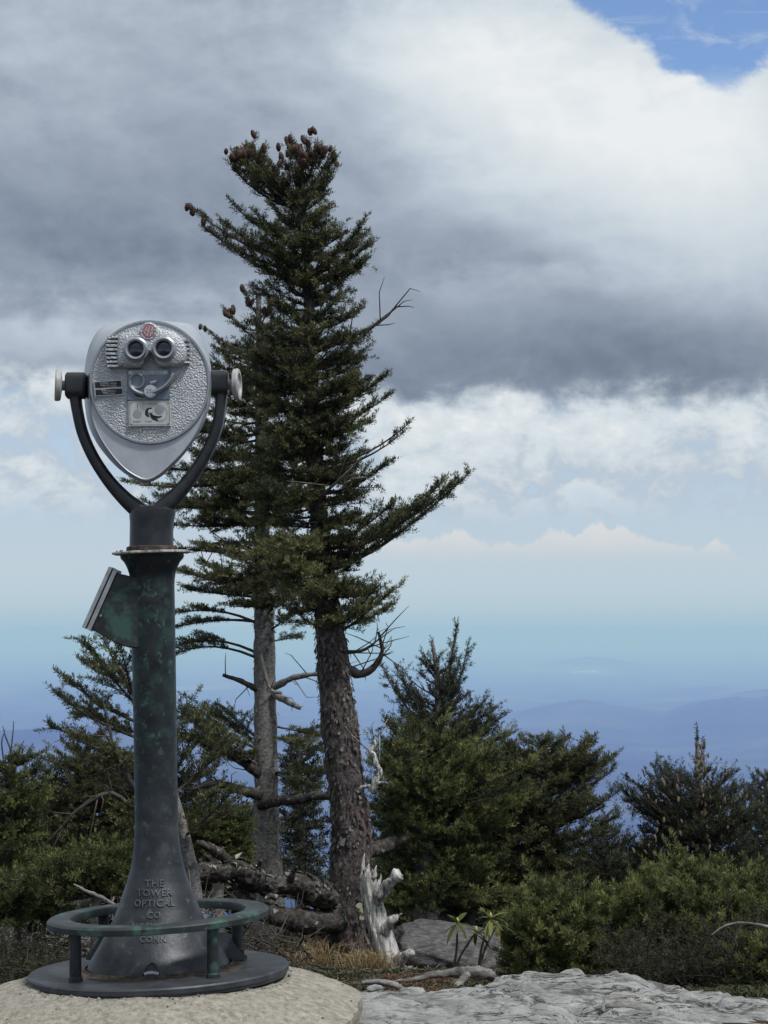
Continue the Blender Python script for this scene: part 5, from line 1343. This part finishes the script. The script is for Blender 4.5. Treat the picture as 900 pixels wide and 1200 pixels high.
def splinter(x0, y0, x1, y1, w, d=0.0, nm='splinter'):
    n_ = 8; pts = []
    for t in np.linspace(0, 1, n_):
        pts.append((*P(x0 + (x1 - x0) * t + rs_.uniform(-.8, .8), y0 + (y1 - y0) * t, D_ + d), w * (1 - t) ** .8 * D_ / FPX / 2 + .0008))
    q = np.array(pts); m2 = MB(sharp=None); m2.tube(q[:, :3], q[:, 3], 7, 0, True, .4, 60.0, .6); m2.build(nm, M['dead_white'], st)
for a in ((425, 1032, 427, 1000, 8, 0), (431, 1030, 432, 1012, 8, -.01), (438, 1030, 441, 1014, 7, -.02), (443, 1038, 447, 1024, 6, .0), (428, 1034, 424, 1016, 6, .02), (434, 1032, 437, 1018, 7, .02)): splinter(*a)
for nm, pts in (('stub', [(440, 1056, -.01, 15), (449, 1044, -.04, 14), (458, 1033, -.06, 13), (464, 1027, -.07, 15), (469, 1024, -.075, 12)]), ('stub', [(450, 1090, -.01, 16), (458, 1080, -.04, 10), (463, 1076, -.05, 9), (467, 1073, -.05, 5)]),
                ('root', [(462, 1130, -.03, 20), (472, 1123, -.06, 13), (480, 1118, -.08, 10), (486, 1116, -.09, 5)]), ('root', [(470, 1140, -.02, 18), (482, 1140, -.08, 11), (490, 1143, -.1, 8), (498, 1148, -.12, 4)]), ('root', [(462, 1140, -.04, 16), (470, 1148, -.09, 9), (474, 1156, -.12, 5)])):
    wood(pts, 30, D_, 14, 0.5, 45.0).build(nm, M['dead_white'], st)
for a in ((466, 1029, 473, 1025, 9, -.075), (465, 1075, 471, 1070, 4, -.05)): splinter(*a)
def flaked(mb, line, rad, n, seed, size=(.006, .016), mats=(1, 2)):
    """Loose bark plates standing proud of a length of wood."""
    r = random.Random(seed); L = np.asarray(line); tg = np.gradient(L, axis=0)
    for k in range(n):
        i = r.randrange(1, len(L) - 1); a = nrm(tg[i]); u = nrm(np.cross(a, UP + np.array([.01, .02, 0]))); w = np.cross(u, a)
        ph = r.uniform(0, 6.28); o = u * math.cos(ph) + w * math.sin(ph); t = np.cross(a, o)
        c = L[i] + o * rad[i] * 1.03; s_ = r.uniform(*size); l = r.uniform(.001, .010)
        mb.add([c - a * s_ * r.uniform(.6, 1.6) - t * s_ * r.uniform(.2, .7), c + a * s_ * r.uniform(.6, 1.6) - t * s_ * .5 + o * l * .4, c + a * s_ * r.uniform(.5, 1.3) + t * s_ * r.uniform(.3, .8) + o * l, c - a * s_ * r.uniform(.5, 1.2) + t * s_ * .5 + o * l * .7], [(0, 1, 2, 3)], r.choice(mats), False)
# fallen log on the left of the trunk
lg = thing('fallen_log', P(300, 1050, 9.1), 'thick fallen log with flaking lichened bark lying left of the thick trunk', 'fallen log')
lp = [(384, 1054, .25, 34), (366, 1046, .16, 36), (350, 1037, .10, 30), (335, 1036, .05, 26), (318, 1039, 0, 24), (300, 1034, -.05, 28), (287, 1026, -.12, 31), (272, 1019, -.16, 27), (255, 1022, -.22, 23), (235, 1021, -.3, 24), (212, 1028, -.4, 18)]
mb = wood(lp, 150, 9.1, 34, 0.28, 40.0, .82)
lc_ = smooth_line([(*P(a, b_, 9.1 + d), w * 9.1 / FPX / 2) for a, b_, d, w in lp], 150)
flaked(mb, lc_[:, :3], lc_[:, 3], 420, 51, mats=(1, 2, 2, 2))
mb.build('log', [M['log'], M['flake_pale'], M['log']], lg)
for k, (x, y, d, dx_, dy_, w) in enumerate(((300, 1022, -.1, 6, -14, 7), (250, 1012, -.25, -10, -10, 6), (340, 1026, .02, 8, -10, 6), (322, 1046, -.05, -12, 8, 6))):
    wood([(x, y + 6, d, w * 1.4), (x + dx_ * .5, y + dy_ * .5, d - .03, w), (x + dx_, y + dy_, d - .05, w * .5)], 14, 9.1, 9, .5, 60.0).build('broken_stub', M['log'], lg)
wood([(272, 1014, -.16, 15), (262, 1004, -.2, 13), (250, 996, -.25, 12), (238, 990, -.3, 9), (230, 988, -.3, 6)], 40, 9.1, 14, 0.4, 40.0).build('broken_limb', M['log'], lg)
r_ = random.Random(5)
mb = MB(sharp=None)
for k in range(26):
    c = P(r_.gauss(274, 10), r_.gauss(1018, 8), 8.92 + r_.uniform(-.04, .03)); s_ = r_.uniform(.006, .018)
    q = np.array([[r_.uniform(-1, 1), r_.uniform(-1, 1), r_.uniform(-1, 1)] for _ in range(4)]) * s_
    mb.add(c + q, [(0, 1, 2), (0, 2, 3), (0, 3, 1), (1, 3, 2)], 0, False)
tag(mb.build('bark_flakes', M['lichen'], lg), kind='stuff')
# boulder behind the stump
import bmesh
def hull_rock(c, size, n, seed, cuts=4, rough=.05, rs=7.0):
    """A broken stone: hull of random points, split finely and roughened."""
    r = np.random.default_rng(seed)
    p = r.normal(size=(n, 3)); p /= np.linalg.norm(p, axis=1)[:, None]
    p = np.sign(p) * np.abs(p) ** .75 * np.array(size) * r.uniform(.82, 1.0, (n, 1))
    bm = bmesh.new()
    for q in p: bm.verts.new(q)
    h = bmesh.ops.convex_hull(bm, input=bm.verts[:])
    bmesh.ops.delete(bm, geom=[g for g in h['geom_interior'] if isinstance(g, bmesh.types.BMVert)], context='VERTS')
    bmesh.ops.triangulate(bm, faces=bm.faces[:])
    for k in range(cuts):
        bmesh.ops.subdivide_edges(bm, edges=[e for e in bm.edges if e.calc_length() > min(size) * .12], cuts=1, use_grid_fill=True)
        bmesh.ops.triangulate(bm, faces=bm.faces[:])
    bmesh.ops.smooth_vert(bm, verts=bm.verts[:], factor=.5, use_axis_x=True, use_axis_y=True, use_axis_z=True)
    bm.verts.ensure_lookup_table(); bm.verts.index_update()
    v = np.array([x.co[:] for x in bm.verts]); f = [tuple(x.index for x in q.verts) for q in bm.faces]
    bm.free()
    v = v + c
    d = (v - c) / (np.linalg.norm(v - c, axis=1)[:, None] + 1e-9)
    s_ = min(size)
    v = v + d * s_ * (1.6 * rough * fbm(v * rs, 4) + rough * fbm(v * rs * 5, 4))[:, None]
    mb = MB(sharp=None); mb.add(v, f)
    return mb
bc = P(518, 1110, 9.6)
bo = hull_rock(bc, (.31, .42, .115), 26, 17, 4, .18, 5.0)
tag(bo.build('boulder', M['rock_dark'], None, bc), 'rough dark grey boulder between the white stump and the leathery leaved shrub', 'boulder')
# pale roots and stones lying on the soil in front
for pts, D, mat, name, lab, cat in (
    ([(462, 1151, .02, 5), (490, 1147, 0, 8), (512, 1142, 0, 11), (535, 1140, 0, 14), (556, 1140, 0, 17), (572, 1142, .02, 15), (582, 1148, .05, 9)], 7.6, 'dead_grey', 'driftwood', 'arched grey weathered root on the soil in front of the boulder', 'dead root'),
    ([(548, 1142, 0, 12), (540, 1150, -.05, 11), (532, 1160, -.12, 10), (528, 1170, -.16, 9)], 7.5, 'dead_grey', 'driftwood', 'short forked root running down to the slab below the arched root', 'dead root'),
    ([(588, 1146, 0, 7), (596, 1149, -.02, 11), (603, 1155, -.03, 9), (606, 1162, -.04, 4)], 7.5, 'dead_white', 'driftwood', 'small bleached chunk of wood at the right end of the arched root', 'dead wood'),
    ([(424, 1152, 0, 7), (445, 1151, 0, 9), (462, 1154, 0, 9), (474, 1160, -.02, 5)], 6.9, 'dead_grey', 'driftwood', 'flat grey stick below the dry grass tuft', 'dead wood'),
    ([(698, 1182, 0, 5), (712, 1179, 0, 9), (726, 1178, 0, 13), (742, 1180, 0, 15), (760, 1185, -.02, 15), (776, 1192, -.05, 13), (792, 1204, -.1, 11)], 5.45, 'dead_grey', 'driftwood', 'grey twisted root lying in the crack between slab and ledge', 'dead root'),
    ([(706, 1184, -.02, 6), (709, 1175, -.02, 6), (707, 1167, -.02, 3)], 5.45, 'dead_white', 'driftwood', 'short white snag standing at the left end of the twisted root', 'dead wood'),
    ([(834, 1096, 0, 1.5), (846, 1087, 0, 3), (862, 1082, 0, 3.4), (885, 1083, 0, 4), (925, 1092, .05, 5)], 7.0, 'dead_grey', 'bare_branch', 'single pale bare branch poking out over the brush at the right edge', 'dead branch'),
    ([(86, 1036, 0, 2), (98, 1043, 0, 5), (110, 1048, 0, 6), (126, 1056, .03, 6), (150, 1072, .05, 5)], 7.2, 'dead_grey', 'bare_branch', 'short pale broken stick low in the thicket left of the foot ring', 'dead branch')):
    o = wood([(a, b_, c_, w_ * .8) for a, b_, c_, w_ in pts], 60, D, 16, 0.5, 55.0).build(name, M[mat], None, P(pts[0][0], pts[0][1], D))
    tag(o, lab, cat)
def stone(x, y, D, w, h, lab, seed, mat='rock'):
    c = P(x, y, D); mb = hull_rock(c, (w * D / FPX / 2, w * .8 * D / FPX / 2, h * D / FPX / 2), 18, seed, 3, .12, 25.0)
    tag(mb.build('stone', M[mat], None, c), lab, 'stone')
stone(484, 1164, 6.6, 34, 16, 'grey angular stone on the soil just left of the red heath', 3)
stone(440, 1159, 6.5, 26, 12, 'flat pale stone at the edge of the concrete below the dry grass', 8)
stone(456, 1166, 6.3, 18, 9, 'small stone wedged between the flat pale stone and the angular one', 12)

# blades: grass, heath, moss
def blades(name, pts, n, rng, length, width, mat, lean=0.35, seg=2, tint=0.5, up=1.0):
    """pts: (m, 3) places to grow from."""
    i = rng.integers(0, len(pts), n); b = np.asarray(pts)[i]
    d = rng.normal(size=(n, 3)) * lean; d[:, 2] = np.abs(d[:, 2]) * .4 + up; d /= np.linalg.norm(d, axis=1)[:, None]
    ln = length * rng.uniform(.45, 1.1, n)[:, None]
    s = np.cross(d, rng.normal(size=(n, 3))); s /= np.linalg.norm(s, axis=1)[:, None]
    droop = np.array([0, 0, -1.0]) * ln * 0.30 + np.stack([d[:, 0], d[:, 1], 0 * d[:, 0]], -1) * ln * .35
    m1 = b + d * ln * .55; e = b + d * ln * .95 + droop
    V = np.stack([b - s * width / 2, b + s * width / 2, m1 + s * width * .4, m1 - s * width * .4, e], 1)
    base = (np.arange(n) * 5)[:, None]
    F = np.concatenate([base + np.array([[0, 1, 2]]), base + np.array([[0, 2, 3]]), base + np.array([[3, 2, 4]])])
    T = np.repeat(np.clip(tint + rng.normal(0, .2, n), 0, 1), 5)
    return V.reshape(-1, 3), F, T
rg = np.random.default_rng(9)
def tuft(x, y, D, w, n, length, lab, mat='dry_grass', width=.0028):
    c = P(x, y, D); c[2] = gnd(c[0], c[1]) - .01
    base = c + np.stack([rg.normal(0, w, 60), rg.normal(0, w * .7, 60), 0 * np.zeros(60)], -1)
    V, F, T = blades('grass_tuft', base, n, rg, length, width, mat)
    o = place('grass_tuft', fast_mesh('grass_tuft', V - c, F, [M[mat]], T), None, c)
    tag(o, lab, 'grass tuft')
tuft(430, 1154, 8.9, .045, 620, .15, 'dry straw coloured grass tuft at the foot of the white stump')
tuft(372, 1128, 9.0, .05, 220, .22, 'thin dry grass tuft between the base flange and the thick trunk', width=.003)
tuft(352, 1122, 9.2, .04, 120, .24, 'sparse tall grass blades beside the fallen log', width=.003)
def patch(name, xs, ys, n, length, mat, width, seed, kind='stuff', zoff=0.0, tint=.5, lean=.6, mound=0.0):
    r = np.random.default_rng(seed)
    X, Y = r.uniform(*xs, 4000), r.uniform(*ys, 4000)
    k = fbm(np.stack([X * 2.2, Y * 2.2, 0 * X + seed], -1), 3) > -0.12
    X, Y = X[k], Y[k]
    Z = near_ground(X, Y) - .008 + zoff
    if mound: Z = Z + mound * np.clip(1 - ((X - sum(xs) / 2) / ((xs[1] - xs[0]) / 2)) ** 2 - ((Y - sum(ys) / 2) / ((ys[1] - ys[0]) / 2)) ** 2, 0, 1)
    V, F, T = blades(name, np.stack([X, Y, Z], -1), n, r, length, width, mat, lean, tint=tint)
    o = place(name, fast_mesh(name, V, F, [M[mat]], T)); o['kind'] = kind
    return o
patch('heath', (0.02, 0.50), (6.2, 8.0), 10000, .045, 'heath', .0055, 3)
patch('moss', (-0.3, 0.9), (6.0, 9.6), 15000, .035, 'mossy', .006, 4)
patch('undergrowth', (-2.2, 3.4), (9.3, 13.5), 24000, .11, 'mossy', .013, 5, tint=.35)
patch('undergrowth', (-2.0, -0.35), (6.2, 9.3), 17000, .06, 'mossy', .008, 6, tint=.4)
patch('undergrowth', (0.5, 2.4), (6.6, 9.3), 17000, .06, 'mossy', .008, 7, tint=.35)
# litter of dead needles and twigs on the soil
r_ = np.random.default_rng(14)
n = 2600
X, Y = r_.uniform(-1.8, 2.0, n), r_.uniform(5.9, 9.6, n); Z = near_ground(X, Y) + .004
a = r_.random(n) * 6.28; l = r_.uniform(.01, .05, n)
seg = np.stack([X, Y, Z, X + np.cos(a) * l, Y + np.sin(a) * l, Z + r_.uniform(-.003, .012, n), 0 * X + .0018, 0 * X + .0012], -1)
V, F = prisms(seg)
o = place('twig_litter', fast_mesh('twig_litter', V, F, [M['dead_twig']])); o['kind'] = 'stuff'

# tangles of bare twigs
def tangle(name, label, cat, c, size, n, seed, mat, up=0.5, arch=0.25, th=.0035, needle=None, group=None):
    r = np.random.default_rng(seed)
    seg = []
    cov = []
    for k in range(n):
        p = c + np.array([r.uniform(-1, 1) * size[0], r.uniform(-1, 1) * size[1], 0])
        p[2] = gnd(p[0], p[1]) + r.random() ** 1.3 * size[2] * .55
        d = nrm(np.array([r.normal(0, 1), r.normal(0, 1), up + r.normal(0, .5)]))
        L = r.uniform(.12, .45) * (size[2] / .35); m_ = 6
        t0 = th * r.uniform(.5, 1.5)
        for j in range(m_):
            d = nrm(d + r.normal(0, .22, 3) + np.array([0, 0, -arch * .25]))
            q = p + d * L / m_
            seg.append((*p, *q, t0 * (1 - j / m_ * .7), t0 * (1 - (j + 1) / m_ * .7)))
            if r.random() < .7:
                e = q + nrm(d + r.normal(0, .7, 3)) * L * .22
                seg.append((*q, *e, t0 * .5, t0 * .25))
                if needle and r.random() < needle: cov.append((*q, *e, r.uniform(.1, .5), 1.0))
            p = q
    V, F = prisms(seg)
    o = thing(name, c, label, cat, group)
    x = place('twigs', fast_mesh('twigs', V - c, F, [M[mat]]), o); x['kind'] = 'stuff'
    if cov:
        V, F, T = needles(cov, r, .012, .0045, 420)
        x = place('foliage', fast_mesh('foliage', V - c, F, [M['mossy']], T), o); x['kind'] = 'stuff'
    return o
def gp(x, y, D):
    q = P(x, y, D); q[2] = gnd(q[0], q[1]); return q
tangle('dead_shrub', 'brown tangle of bare dead twigs left of the foot ring', 'dead shrub', gp(70, 1090, 7.9), (.42, .4, .34), 260, 3, 'dead_twig')
tangle('dead_shrub', 'dark dense mound of fine brown twigs behind the ledge, under the bright young fir', 'dead shrub', gp(800, 1145, 7.7), (.24, .30, .20), 520, 4, 'twig_dark', .7, .5, .0022, 1.0)
tangle('dead_shrub', 'dry twiggy shrub at the right edge around the pale bare branch', 'dead shrub', gp(890, 1125, 7.5), (.16, .3, .28), 110, 5, 'twig_dark', .7, .5, .0026, .25)
tangle('dead_shrub', 'scrub of dead twigs in the shade behind the foot ring and log', 'dead shrub', gp(240, 1085, 8.7), (.42, .35, .26), 200, 6, 'twig')
tangle('moss_mound', 'low dull green heath mound at the left edge beside the concrete', 'heath mound', gp(22, 1118, 7.3), (.20, .25, .16), 420, 7, 'twig', .8, .4, .002, 1.0)
# leafless sapling at the left edge
bp = gp(8, 1040, 8.8)
sap = thing('bare_sapling', bp, 'leafless sapling with thin upright twigs at the left edge, against the blue valley', 'sapling')
for k, pts in enumerate(([(10, 940, 0), (12, 890, 0), (15, 860, .02), (16, 845, .02)], [(8, 930, 0), (4, 890, .05), (2, 870, .05), (6, 855, .06)], [(12, 900, 0), (22, 880, -.05), (28, 868, -.06)], [(13, 880, 0), (6, 862, .04), (3, 850, .05)], [(-6, 930, .1), (-4, 880, .1), (-2, 850, .1)])):
    L = smooth_line([P(x, y, 8.8 + d) for x, y, d in pts], 12)
    if k == 0: L = np.vstack([bp, L])
    mb = MB(sharp=None); mb.tube(L, np.linspace(.0045, .0014, len(L)), 6, 0, True, .2, 40)
    mb.build('stem' if k == 0 else 'twig', M['twig'], sap)

# leathery leaved shrubs beside the boulder
def leaf_mesh(L=.068, w=.0078):
    mb = MB(sharp=None)
    rows = []
    for t in np.linspace(0, 1, 8):
        ww = w * math.sin(math.pi * (0.06 + 0.90 * t)) ** .8
        z = -0.020 * t * t
        rows.append(np.array([[L * t, -ww, z + .35 * ww], [L * t, 0, z], [L * t, ww, z + .35 * ww]]))
    mb.grid(rows)
    me = mb.mesh('leaf', M['leaf'])
    return me
def leaf_with_tint(v):
    me = leaf_mesh()
    at = me.attributes.new('tint', 'FLOAT', 'POINT'); at.data.foreach_set('value', np.full(len(me.vertices), v, dtype=np.float32))
    return me
LEAVES = [leaf_with_tint(v) for v in (.05, .25, .45, .75)]
rl = random.Random(12)
for lab, base, heads in (
    ('small shrub with drooping yellow green leathery leaves in front of the boulder', (530, 1140), ((536, 1082), (558, 1092))),
    ('taller leathery leaved sprig with upright yellow green leaves right of the boulder', (560, 1140), ((582, 1084), (575, 1076)))):
    b = gp(base[0], base[1], 8.2)
    sh = thing('rhododendron', b, lab, 'shrub')
    for hx, hy in heads:
        h = P(hx, hy, 8.2 + rl.uniform(-.08, .08))
        L = smooth_line([b, b + (h - b) * .5 + np.array([rl.uniform(-.02, .02), 0, 0]), h], 12)
        mb = MB(sharp=None); mb.tube(L, np.linspace(.0055, .0035, 12), 7, 0, True, .2, 40); mb.build('stem', M['twig'], sh)
        mb = MB(sharp=None); mb.tube([h, h + UP * .012, h + UP * .022], [.005, .006, .001], 8); mb.build('bud', M['bud'], sh)
        for k in range(9):
            a = k * 2.4 + rl.uniform(-.3, .3)
            o = place('leaf', LEAVES[rl.choice((0, 0, 1, 1, 2, 3))], sh, h - b + np.array([0, 0, rl.uniform(-.012, .008)]))
            o.rotation_euler = (rl.uniform(-.4, .4), rl.uniform(-.75, .85), a); q = rl.uniform(.8, 1.25); o.scale = (q, q, q)
